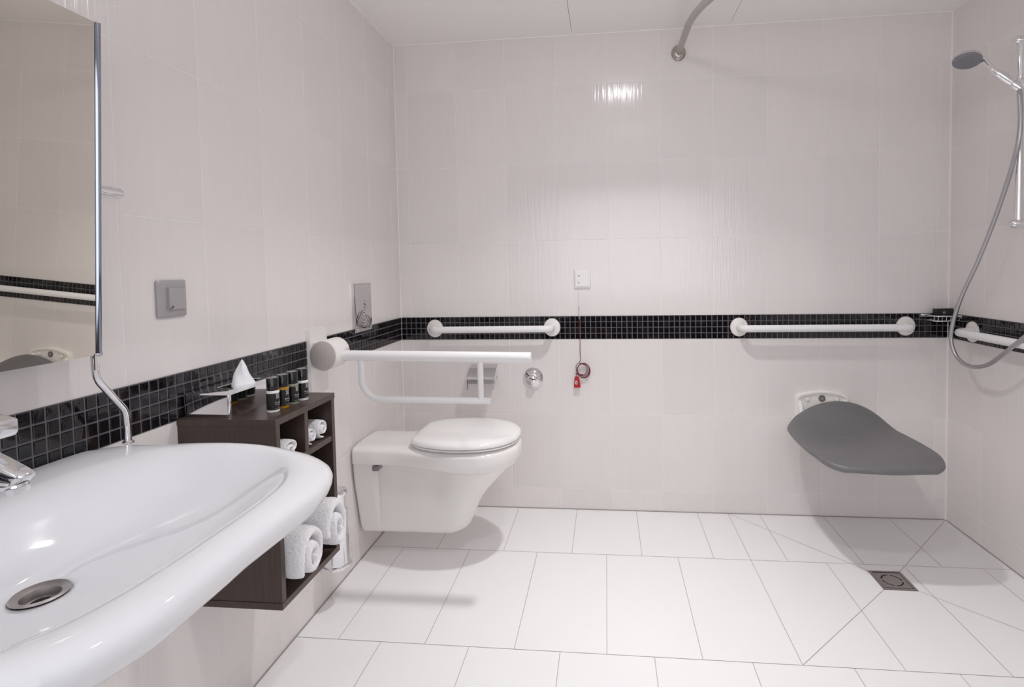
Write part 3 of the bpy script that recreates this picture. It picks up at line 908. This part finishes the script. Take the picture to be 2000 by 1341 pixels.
# ------------------------------------------------------------------ cabinet with towels
CX0, CX1, CYA, CYB, CZ0, CZ1 = 0.001, .257, -1.454, -1.172, .397, .8645
cab = thing('shelf_cabinet', (0, (CYA+CYB)/2, CZ0), 'dark brown open shelf cabinet on the left wall behind the basin', 'cabinet')
tk = .0165
dv = -1.3175
def board(name, a, b):
    return obj(name, bxm((a, b)), M['wood'], cab, bevel=.0008, seg=2)
board('top_panel', (CX0, CYA, CZ1-tk), (CX1, CYB, CZ1))
board('bottom_panel', (CX0, CYA, CZ0), (CX1, CYB, CZ0+tk))
board('side_panel', (CX0, CYA+.002, CZ0+tk), (CX1-.001, CYA+.002+tk, CZ1-tk))
board('side_panel', (CX0, CYB-.002-tk, CZ0+tk), (CX1-.001, CYB-.002, CZ1-tk))
board('back_panel', (CX0, CYA+.002+tk, CZ0+tk), (CX0+.006, CYB-.002-tk, CZ1-tk))
board('shelf', (CX0+.006, CYA+.002+tk, .728), (CX1-.003, CYB-.002-tk, .744))
board('divider', (CX0+.006, dv-tk/2, .744), (CX1-.003, dv+tk/2, CZ1-tk))
board('divider', (CX0+.006, dv-tk/2, .606+.03), (CX1-.003, dv+tk/2, .728))
board('shelf', (CX0+.006, CYA+.002+tk, .620), (CX1-.003, CYB-.002-tk, .636))

tex = bpy.data.textures.new('terry_clouds', 'CLOUDS'); tex.noise_scale = 0.006; tex.noise_depth = 2
tex2 = bpy.data.textures.new('fold_clouds', 'CLOUDS'); tex2.noise_scale = 0.05; tex2.noise_depth = 1
def towel_roll(name, c, xa, xb, ry, rz, label, group, turns=2.6, tilt=0.0, seed=0, amp=.004, th=None):
    """spiral roll lying along x; c = (y, z) centre of its section"""
    rnd = random.Random(seed)
    N = int(turns*30)
    t_ = th or 1.0/(turns+0.35)
    ph0 = rnd.uniform(-.3, .3)
    inner, outer = [], []
    for i in range(N+1):
        a = -math.pi*.55 + ph0 + 2*math.pi*turns*(i/N)
        rad = 0.16 + (1-0.16)*(i/N)
        wob = 1 + .03*math.sin(a*1.7+seed)
        outer.append((rad*wob*math.cos(a), rad*wob*math.sin(a)))
        ri = max(rad - t_*.73*(1-.16), 0.03)
        inner.append((ri*wob*math.cos(a), ri*wob*math.sin(a)))
    xs = [xa, xa+.004, xa+.012]+[xa+.012+(xb-xa-.024)*k/10 for k in range(1, 10)]+[xb-.012, xb-.004, xb]
    bm = B(); rs = []
    for x in xs:
        e = min(x-xa, xb-x)
        k = 0.30+0.70*min(1, (e/.012))**.5
        push = 0.0
        ring = []
        mid = [((o_[0]+i_[0])/2, (o_[1]+i_[1])/2) for o_, i_ in zip(outer, inner)]
        O = [(m_[0]+(o_[0]-m_[0])*k, m_[1]+(o_[1]-m_[1])*k) for m_, o_ in zip(mid, outer)]
        I = [(m_[0]+(i_[0]-m_[0])*k, m_[1]+(i_[1]-m_[1])*k) for m_, i_ in zip(mid, inner)]
        for idx, p in enumerate(O+I[::-1]):
            # the end of the roll is a little uneven
            rad = math.hypot(*p)
            dx = (0.010*(rad-0.6)*(-1) if x > (xa+xb)/2 else 0)*(1 if e < .03 else .3)
            y_, z_ = p[0]*ry, p[1]*rz
            ct, st = math.cos(tilt), math.sin(tilt)
            y_, z_ = y_*ct - z_*st, y_*st + z_*ct
            ring.append(Vector((x+dx, c[0]+y_, c[1]+z_)))
        rs.append(ring)
    V = rings(bm, rs, cap0=False, cap1=False)
    n_ = len(V[0])
    for ring in (V[0], V[-1]):
        for k in range(n_//2-1): bm.faces.new((ring[k], ring[k+1], ring[n_-2-k], ring[n_-1-k]))
    o = obj(name, bm, M['towel'], None, org=(xa, c[0], c[1]-rz), subsurf=1)
    d = o.modifiers.new('folds', 'DISPLACE'); d.texture = tex2; d.strength = amp*1.6; d.mid_level = .5; d.texture_coords = 'LOCAL'
    s = o.modifiers.new('fine', 'SUBSURF'); s.levels = 1; s.render_levels = 1
    d = o.modifiers.new('pile', 'DISPLACE'); d.texture = tex; d.strength = amp; d.mid_level = .5; d.texture_coords = 'LOCAL'
    tag(o, label, 'towel', group)
    return o
gB, gS = 'large rolled towels in the bottom compartment', 'small rolled towels in the upper compartments'
towel_roll('rolled_towel', (-1.372, .4975), .05, .298, .059, .082, 'large rolled white towel in the cabinet bottom, nearer the basin', gB, 1.9, -.12, 3, .003)
towel_roll('rolled_towel', (-1.247, .510), .05, .300, .058, .094, 'large rolled white towel in the cabinet bottom, beside the chrome brush holder', gB, 1.8, .10, 11, .003)
towel_roll('rolled_towel', (-1.281, .7715), .06, .250, .0265, .0265, 'small rolled white towel against the divider in the right upper compartment', gS, 2.0, 0, 5, .001)
towel_roll('rolled_towel', (-1.223, .7755), .06, .248, .0305, .0305, 'small rolled white towel against the far side of the right upper compartment', gS, 2.0, .6, 8, .001)
towel_roll('rolled_towel', (-1.381, .7725), .06, .250, .040, .025, 'small rolled white towel in the left upper compartment, half hidden by the basin', gS, 2.0, .1, 9, .001)

# toiletries on top
def bottle(x, y, liquid, word, label, yaw, r=.0150, h=.0875):
    z = CZ1
    t = thing('toiletry_bottle', (x, y, z), label, 'bottle', 'small toiletry bottles on the cabinet')
    obj('bottle_body', lathe(B(), (x, y, z), (0, 0, 1), [(0, r*.86), (.0012, r*.97), (.003, r), (h*.60, r), (h*.635, r*.98), (h*.645, r*.8)], 48), M[liquid], t)
    obj('cap', lathe(B(), (x, y, z+h*.635), (0, 0, 1), [(0, r*.9), (.0006, r*.955), (h*.365-.001, r*.955), (h*.365, r*.92)], 48), M['cap_top'], t)
    lb = obj('label', lathe(B(), (x, y, z+h*.085), (0, 0, 1), [(0, r+.0001), (.0001, r+.0003), (h*.475-.0001, r+.0003), (h*.475, r+.0001)], 48), M['label_black'], t)
    bm = B(); rr = r+.0006
    def wrap(u, v): # u along the circumference, v height above the base
        a = yaw + u/rr
        return Vector((x+rr*math.cos(a), y+rr*math.sin(a), z+v))
    # little emblem of two columns of white blocks
    for i in range(2):
        for j in range(3):
            u0 = -.0038+i*.0042; v0 = h*.41+j*.0044
            if (i+j) % 2 == 0: cells = [(0, 0, .0034, .0008), (0, .0008, .0009, .0036), (.0024, .0014, .0034, .0036)]
            else: cells = [(0, .0028, .0034, .0036), (.0012, 0, .0022, .0028), (.0026, 0, .0034, .0014)]
            for a0, b0, a1, b1 in cells:
                bm.faces.new([bm.verts.new(wrap(u0+a, v0+b)) for a, b in ((a0, b0), (a1, b0), (a1, b1), (a0, b1))])
    def put(txt, size, u0, v0):
        me = TEXT[txt]
        vs = [bm.verts.new(wrap(u0+v.co.x, v0+v.co.y)) for v in me.vertices]
        for p in me.polygons:
            try: bm.faces.new([vs[i] for i in p.vertices])
            except ValueError: pass
    put(word, .0058, -.0075, h*.27)
    for (v0, u1, hh) in ((h*.225, .008, .0007), (h*.125, .009, .0005)):
        for k in range(7):
            a0 = -.0072+k*(u1+.0072)/7; a1 = a0+(u1+.0072)/7*.8
            bm.faces.new([bm.verts.new(wrap(a, v0+b)) for a, b in ((a0, 0), (a1, 0), (a1, hh), (a0, hh))])
    obj('print', bm, M['print'], lb, smooth=False)
    return t
bottle(.206, -1.382, 'lotion', 'Conditioner', 'small white bottle with black cap nearest the basin, front of the row', -.28)
bottle(.207, -1.342, 'amber', 'Bath & shower', 'small amber bottle with black cap and black label', -.26)
bottle(.209, -1.302, 'clear_gel', 'Shampoo', 'small clear bottle with black cap behind the amber one', -.24)
bottle(.212, -1.260, 'lotion', 'Body lotion', 'small white bottle with black cap nearest the wall plate, back of the row', -.22)

# chrome tissue box
tb = thing('tissue_box', (.07, -1.315, CZ1), 'chrome mirror finish tissue box on the dark cabinet', 'tissue box')
TX0, TX1, TYA, TYB, TH0, TH1 = .008, .132, -1.440, -1.192, CZ1, CZ1+.0595
bm = B()
N = 48
def sq(e, z, r=.007): return [Vector((a, b, z)) for a, b in rrect((TX0+TX1)/2, (TYA+TYB)/2, (TX1-TX0)/2-e, (TYB-TYA)/2-e, r, 11)]
def oval(z, k=1.0):
    out = []
    for p in sq(0, z):
        a = math.atan2((p.y-(TYA+TYB)/2)/.124, (p.x-(TX0+TX1)/2)/.062)
        out.append(Vector(((TX0+TX1)/2+.027*k*math.cos(a), (TYA+TYB)/2+.078*k*math.sin(a), z)))
    return out
rings(bm, [sq(.0005, TH0), sq(0, TH0+.002), sq(-.001, TH1-.004), sq(.001, TH1-.001), sq(.004, TH1), oval(TH1, 1.06), oval(TH1-.0015), oval(TH1-.004)], cap0=True, cap1=False)
obj('case', bm, M['chrome'], tb, angle=30)
bm = B(); rings(bm, [oval(TH1-.0035, 1.0), oval(TH1-.030, .9)], cap0=False, cap1=True)
obj('opening', bm, M['dark'], tb)
ts = None
bm = B()
n1, n2 = 22, 16
Gt = []
for i in range(n1+1):
    v = i/n1; row = []
    for j in range(n2+1):
        u = j/n2*2-1
        q_ = (1-v)
        wdt = .0385*q_**.92*(1 if v > .12 else .80+.20*math.sin(v/.12*math.pi/2))+.0003
        xx = .081 + u*wdt + .002*math.sin(v*9)*q_
        yy = -1.330 - .026*(1-u*u)*q_ + .007*math.sin(u*4+v*3)*q_*v*2 + .010*v + .012*abs(u)*q_
        zz = TH1-.006 + .070*v - .004*(1-abs(u))*q_
        row.append(bm.verts.new((xx, yy, zz)))
    Gt.append(row)
for i in range(n1):
    for j in range(n2): bm.faces.new((Gt[i][j], Gt[i][j+1], Gt[i+1][j+1], Gt[i+1][j]))
ts = obj('tissue', bm, M['paper'], org=(.072, -1.335, TH1-.006))
sd = ts.modifiers.new('ply', 'SOLIDIFY'); sd.thickness = .0008
tag(ts, 'folded white tissue sticking up out of the chrome box', 'tissue')

# ------------------------------------------------------------------ toilet brush holder
bx_, by_ = .062, -.838
tbh = thing('toilet_brush_holder', (0, by_, .15), 'chrome toilet brush holder on the left wall behind the rolled towels', 'brush holder')
obj('canister', lathe(B(), (bx_, by_, .158), (0, 0, 1), [(0, .043), (.002, .045), (.20, .045), (.202, .043)], 48), M['chrome'], tbh)
obj('base_ring', lathe(B(), (bx_, by_, .150), (0, 0, 1), [(0, .046), (.003, .0515), (.008, .0525), (.013, .0515), (.016, .046)], 48), M['chrome'], tbh)
obj('neck', lathe(B(), (bx_, by_, .360), (0, 0, 1), [(0, .040), (.055, .040)], 48), M['chrome'], tbh)
obj('lid', lathe(B(), (bx_, by_, .415), (0, 0, 1), [(0, .044), (.002, .047), (.008, .047), (.013, .042), (.016, .03), (.0175, .01)], 48), M['chrome'], tbh)
bm = B(); box(bm, (0, by_-.012, .23), (.02, by_+.012, .30)); obj('wall_bracket', bm, M['chrome'], tbh, bevel=.002)

# ------------------------------------------------------------------ curtain rail
cr = thing('shower_curtain_rail', (1.404, 0, 2.22), 'curved grey shower curtain rail fixed to the back wall under the ceiling', 'curtain rail')
obj('flange', lathe(B(), (1.404, 0, 2.222), (0, -1, 0), [(0, .033), (.004, .034), (.010, .032), (.018, .020), (.019, .0145)], 48, 1.1), M['rail_flange'], cr)
fl2 = obj('flange', lathe(B(), (W, -.93, 2.222), (-1, 0, 0), [(0, .033), (.004, .034), (.010, .032), (.018, .020), (.019, .0145)], 48, 1.1), M['rail_flange'], cr)
P = [Vector((1.404, -.002, 2.222)), Vector((1.404, -.15, 2.222)), Vector((1.404, -.27, 2.222))]
for k in range(1, 25):
    a = math.radians(90*k/24)
    P.append(Vector((1.404+.66-.66*math.cos(a), -.27-.66*math.sin(a), 2.222)))
P.append(Vector((W-.002, -.93, 2.222)))
bm = B(); tube(bm, P, .0145, 28); obj('rail', bm, M['curtain_rail'], cr)

# ------------------------------------------------------------------ shower
RX, RY = 2.558, -.497
sr = thing('shower_rail', (W, RY, 1.35), 'vertical chrome shower riser rail with round end brackets on the right wall', 'shower rail')
bm = B(); tube(bm, [(RX, RY, 1.345), (RX, RY, 2.022)], .0105, 28); obj('riser', bm, M['chrome'], sr)
for zz in (1.347, 2.010):
    obj('wall_bracket', lathe(B(), (W, RY, zz), (-1, 0, 0), [(0, .0175), (.052, .0165), (.070, .0165), (.079, .0150), (.085, .010), (.087, .003)], 36), M['chrome'], sr)
sl = obj('slider', lathe(B(), (RX, RY, 1.853), (0, 0, 1), [(-.020, .0150), (-.018, .0165), (.018, .0165), (.020, .0150)], 32), M['chrome'], sr)
cup = Vector((2.528, RY-.012, 1.848)); hdv = Vector((-.115, .030, .118)).normalized()
bm = B(); lathe(bm, cup-hdv*.026, hdv, [(0, .011), (.003, .0145), (.030, .0155), (.034, .0145)], 32)
tube(bm, [cup+Vector((.004, 0, .001)), Vector((RX, RY, 1.853))], .011, 20)
obj('holder_cup', bm, M['chrome'], sr)

fd = Vector((-.24, -.30, -1)).normalized()
hcn = Vector((2.404, -.452, 1.968))
dh = (cup-hcn); dh = (dh - fd*dh.dot(fd)).normalized()
hs = thing('hand_shower', cup, 'chrome hand shower with grey spray face resting in the rail holder', 'hand shower')
bm = B()
hp = [cup-hdv*.022, cup+hdv*.012, cup+hdv*.05, cup+hdv*.085, hcn+dh*.052-fd*.002, hcn+dh*.026-fd*.008]
tube(bm, cat(hp, 5), [.0095+.0055*math.sin(min(1, i/18)*math.pi)**2 + (.002 if i > 18 else 0) for i in range(26)], 28)
obj('handle', bm, M['chrome'], hs)

obj('head_shell', lathe(B(), hcn, fd, [(-.020, .006), (-.018, .020), (-.012, .036), (-.003, .045), (.004, .0465), (.007, .0455)], 48), M['chrome_soft'], hs)
sf = obj('spray_face', lathe(B(), hcn+fd*.004, fd, [(0, .046), (.006, .0455), (.010, .041), (.0115, .03), (.012, .004)], 48), M['shower_grey'], hs)
sf['label'] = 'grey spray face with pale nozzles'
bm = B(); u_, v_ = basis(fd)
for rr, nn in ((.008, 6), (.0155, 11), (.023, 16), (.030, 21), (.037, 26)):
    for k in range(nn):
        a = 2*math.pi*k/nn + rr*90
        c = hcn+fd*(.0150-.0012*(rr/.037)**2) + (u_*math.cos(a)+v_*math.sin(a))*rr
        lathe(bm, c, fd, [(0, .0012), (.0016, .0009)], 6)
nz_ = obj('nozzles', bm, M['nozzle'], sf); nz_['kind'] = 'stuff'
bm = B()
hsP = [cup-hdv*.020, Vector((2.536, RY-.030, 1.80)), Vector((2.536, RY-.034, 1.70)), Vector((2.534, -.515, 1.60)), Vector((2.530, -.440, 1.41)), Vector((2.520, -.352, 1.22)), Vector((2.512, -.270, 1.075)), Vector((2.508, -.220, .960)), Vector((2.508, -.206, .882)), Vector((2.510, -.233, .820)), Vector((2.512, -.283, .790)), Vector((2.515, -.350, .788)), Vector((2.520, -.430, .818)), Vector((2.526, -.540, .905)), Vector((2.540, -.690, 1.03)), Vector((2.553, -.79, 1.10)), Vector((2.557, -.81, 1.128))]
tube(bm, cat(hsP, 10), .0078, 20)
obj('hose', bm, M['hose'], hs)
# mixer the hose ends in
mx = thing('shower_mixer', (W, -.81, 1.16), 'chrome shower mixer bar on the right wall below the riser', 'shower mixer')
bm = B(); tube(bm, [(2.557, -.67, 1.16), (2.557, -.95, 1.16)], .022, 32); obj('mixer_body', bm, M['chrome'], mx)
for yy in (-.73, -.89):
    bm = B(); tube(bm, [(W, yy, 1.16), (2.557, yy, 1.16)], .016, 24); obj('inlet', bm, M['chrome'], mx)
obj('outlet', lathe(B(), (2.557, -.81, 1.145), (0, 0, -1), [(0, .012), (.018, .012)], 24), M['chrome'], mx)
for s_, yy in ((1, -.67), (-1, -.95)):
    obj('handle', lathe(B(), (2.557, yy, 1.16), (0, s_, 0), [(0, .024), (.03, .024), (.034, .020)], 32), M['chrome'], mx)

# ------------------------------------------------------------------ corner basket with boxed soap
bk = thing('corner_soap_basket', (W, 0, .935), 'small chrome wire soap basket in the back right corner', 'basket')
def qarc(r, z, n=16, k=0.0):
    return [Vector((W-.004-r*math.sin(math.pi/2*i/n), -.004-r*math.cos(math.pi/2*i/n), z)) for i in range(n+1)]
bm = B(); lo_ = qarc(.112, .945)
tube(bm, fillet([Vector((W-.005, -.006, .945)), Vector((W-.005, -.086, .945)), Vector((W-.110, -.086, .945)) , Vector((W-.110, -.006, .945)), Vector((W-.005, -.006, .945))], .03, 8), .0026, 10)
obj('lower_wire', bm, M['chrome'], bk)
bm = B()
tube(bm, fillet([Vector((W-.004, -.094, .967)), Vector((W-.108, -.090, .967)), Vector((W-.112, -.004, .967))], .03, 8), .0030, 10)
obj('rim_wire', bm, M['chrome'], bk)
bm = B()
for i in range(7):
    f = i/6
    xx = W-.112+.105*f
    tube(bm, fillet([Vector((xx, -.090, .967)), Vector((xx, -.086, .945)), Vector((xx, -.010, .945))], .008, 4), .0014, 8)
obj('grid_wires', bm, M['chrome'], bk)
obj('wall_clip', bxm(((W-.125, -.010, .957), (W-.080, 0, .972))), M['chrome'], bk, bevel=.003)
obj('wall_clip', bxm(((W-.010, -.105, .957), (W, -.055, .972))), M['chrome'], bk, bevel=.003)
sp = thing('soap_box', (W-.052, -.048, .947), 'small black soap carton standing in the chrome corner basket', 'soap box')
bm = B()
rot = Matrix.Rotation(math.radians(14), 4, 'Z'); cb = Vector((W-.050, -.046, .9715))
vs = box(bm, (-.043, -.011, -.0265), (.043, .011, .0275))
for v in vs: v.co = (rot @ v.co) + cb
ct = obj('carton', bm, M['label_black'], sp, bevel=.0008, seg=2)
bm = B()
def onbox(u, v): return (rot @ Vector((u, -.0115, v))) + cb
for i in range(3):
    for j in range(2):
        u0 = -.0115+i*.0046; v0 = .006+j*.0052
        bm.faces.new([bm.verts.new(onbox(u0+a, v0+b)) for a, b in ((0, 0), (.0028, 0), (.0028, .0030), (0, .0030))])
bm.faces.new([bm.verts.new(onbox(a, b)) for a, b in ((-.014, -.0045), (-.002, -.0045), (-.002, -.003), (-.014, -.003))])
obj('print', bm, M['print'], ct, smooth=False)

# ------------------------------------------------------------------ folding shower seat
sh = thing('shower_seat', (2.056, 0, .44), 'grey moulded fold-down shower seat on an ivory wall bracket', 'shower seat')
SXC = 2.082
def seat_pt(u, t, top):
    """u -1..1 across, t 0 back .. 1 front"""
    yb, yf = -.060, -.592
    hwk = [(0, .160), (.05, .200), (.15, .224), (.3, .233), (.5, .238), (.7, .236), (.85, .224), (.94, .200), (1.0, .155)]
    for (ta, ha), (tb_, hb) in zip(hwk[:-1], hwk[1:]):
        if ta <= t <= tb_: hw_ = ha+(hb-ha)*((t-ta)/(tb_-ta)); break
    x = SXC + u*hw_
    yy = yb + (yf-yb)*t - (.018*(1-u*u) if t > .9 else 0)*((t-.9)/.1 if t > .9 else 0)
    lip = .100*(1-sstep(0.0, .24, t))*max(0.0, 1-((x-2.110)/.226)**2)
    dish = -.010*(1-abs(u)**3)*sstep(.15, .4, t)*(1-sstep(.7, 1.0, t))
    front = -.014*sstep(.75, 1.0, t)
    side = -.004*abs(u)**4
    z = .478 + lip + dish + front + side
    if not top: z -= .030 - .004*abs(u)
    return Vector((x, yy, z))
bm = B(); nu, nt = 18, 22
ts_ = [0, .03, .07, .12, .17, .22, .27, .32, .37, .43, .5, .57, .64, .7, .76, .81, .86, .9, .93, .96, .98, .99, 1.0]
us_ = [-1, -.98, -.93, -.85, -.72, -.55, -.38, -.2, 0, .2, .38, .55, .72, .85, .93, .98, 1]
Tp = [[bm.verts.new(seat_pt(u, t, True)) for u in us_] for t in ts_]
Bp = [[bm.verts.new(seat_pt(u*.97, .012+t*.976, False)) for u in us_] for t in ts_]
for G_ in (Tp, Bp):
    for i in range(len(ts_)-1):
        for j in range(len(us_)-1): bm.faces.new((G_[i][j], G_[i][j+1], G_[i+1][j+1], G_[i+1][j]))
def bl(G_): 
    n_, m_ = len(ts_)-1, len(us_)-1
    return [G_[0][j] for j in range(m_+1)]+[G_[i][m_] for i in range(1, n_+1)]+[G_[n_][j] for j in range(m_-1, -1, -1)]+[G_[i][0] for i in range(n_-1, 0, -1)]
la, lb_ = bl(Tp), bl(Bp)
mid = []
for a, b in zip(la, lb_):
    c = (a.co+b.co)/2; ctr = Vector((SXC, -.34, c.z)); dd = (c-ctr); dd.z = 0
    mid.append(bm.verts.new(c+dd.normalized()*.010))
n = len(la)
for k in range(n):
    bm.faces.new((la[k], la[(k+1) % n], mid[(k+1) % n], mid[k])); bm.faces.new((mid[k], mid[(k+1) % n], lb_[(k+1) % n], lb_[k]))
obj('seat', bm, M['seat'], sh, subsurf=2)
bm = B()
def arch(e, y):
    x0, x1, zb, ztp = 1.938+e, 2.173-e, .400+e, .594-e
    P = [(x0, zb), (x1, zb)]
    P += [(x1, ztp-.02), (x1-.004, ztp-.008), (x1-.012, ztp)]
    for k in range(1, 12):
        f = k/12; P.append((x1-.012-(x1-x0-.024)*f, ztp+.017*math.sin(math.pi*f)))
    P += [(x0+.012, ztp), (x0+.004, ztp-.008), (x0, ztp-.02)]
    return [Vector((a, y, b)) for a, b in P]
rings(bm, [arch(0, 0), arch(0, -.020), arch(.002, -.024), arch(.009, -.024), arch(.013, -.015)])
br = obj('wall_bracket', bm, M['bracket'], sh, angle=50)
for xx in (1.944, 2.150):
    bm = B()
    P = [(-.012, .574), (-.030, .560), (-.070, .488), (-.150, .450), (-.150, .436), (-.012, .412)]
    rings(bm, [[Vector((xx, a, b)) for a, b in P], [Vector((xx+.017, a, b)) for a, b in P]])
    obj('support_arm', bm, M['bracket'], sh, bevel=.004)
for xx in (1.990, 2.122):
    obj('screw_washer', lathe(B(), (xx, -.014, .5705), (0, -1, 0), [(0, .0130), (.0012, .0130), (.0016, .0125)], 28, 1.05), M['switch_silver'], sh)
    obj('screw_cap', lathe(B(), (xx, -.014, .5705), (0, -1, 0), [(0, .0118), (.002, .0118), (.0022, .0095), (.006, .0090), (.007, .007)], 28, 1.05), M['bracket'], sh)
bdg = obj('badge', lathe(B(), (2.056, -.014, .575), (0, -1, 0), [(0, .0152), (.003, .0152), (.004, .0143)], 36, 1.06), M['grey_plug'], sh)
bdg['label'] = 'round dark grey badge'
bm = B()
for zz, hw_ in ((.575, .010), (.5695, .006), (.581, .004)):
    k = 7
    for i in range(k):
        a0 = 2.056-hw_+2*hw_*i/k
        bm.faces.new([bm.verts.new((a, -.0184, b)) for a, b in ((a0, zz-.0008), (a0+2*hw_/k*.8, zz-.0008), (a0+2*hw_/k*.8, zz+.0008), (a0, zz+.0008))])
obj('badge_print', bm, M['print'], bdg, smooth=False)

# ------------------------------------------------------------------ floor drain
fd_ = thing('floor_drain', (DC[0], DC[1], 0), 'square steel floor drain under the shower seat', 'drain')
bm = B()
e = .0015
o4 = [(DR[0]+e, DR[2]+e), (DR[1]-e, DR[2]+e), (DR[1]-e, DR[3]-e), (DR[0]+e, DR[3]-e)]
i4 = [(DR[0]+.010, DR[2]+.010), (DR[1]-.010, DR[2]+.010), (DR[1]-.010, DR[3]-.010), (DR[0]+.010, DR[3]-.010)]
rings(bm, [[Vector((*p, -.001)) for p in o4], [Vector((*p, .0015)) for p in o4], [Vector((*p, .0015)) for p in i4], [Vector((*p, -.001)) for p in i4]], cap0=False, cap1=False)
obj('frame', bm, M['steel'], fd_, smooth=False)
bm = B()
hx_ = (DR[1]-DR[0])/2-.0115
# grate plate: square outside, ring of four curved slots
K = 96
def sqp(i, h):
    a = 2*math.pi*i/K; c, s = math.cos(a), math.sin(a); k = h/max(abs(c), abs(s)); return (DC[0]+c*k, DC[1]+s*k)
def cp_(i, r): a = 2*math.pi*i/K; return (DC[0]+r*math.cos(a), DC[1]+r*math.sin(a))
z_ = .0006
S = [bm.verts.new((*sqp(i, hx_), z_)) for i in range(K)]; O1 = [bm.verts.new((*cp_(i, .0375), z_)) for i in range(K)]; I1 = [bm.verts.new((*cp_(i, .0325), z_)) for i in range(K)]
Od = [bm.verts.new((*cp_(i, .0375), -.001)) for i in range(K)]; Id = [bm.verts.new((*cp_(i, .0325), -.001)) for i in range(K)]
for i in range(K):
    j = (i+1) % K
    bm.faces.new((S[i], S[j], O1[j], O1[i]))
    slot = (i % 24) < 20
    if not slot: bm.faces.new((O1[i], O1[j], I1[j], I1[i]))
    else:
        bm.faces.new((O1[i], O1[j], Od[j], Od[i])); bm.faces.new((I1[i], I1[j], Id[j], Id[i]))
bm.faces.new(I1)
gr = obj('grate', bm, M['steel'], fd_, smooth=False)
obj('slot_shadow_box', bxm(((DR[0]+.004, DR[2]+.004, -.0012), (DR[1]-.004, DR[3]-.004, -.0010))), M['dark'], fd_, smooth=False).name = 'slot_shade'  # thin dark sheet stands in for the shadow beneath the slots
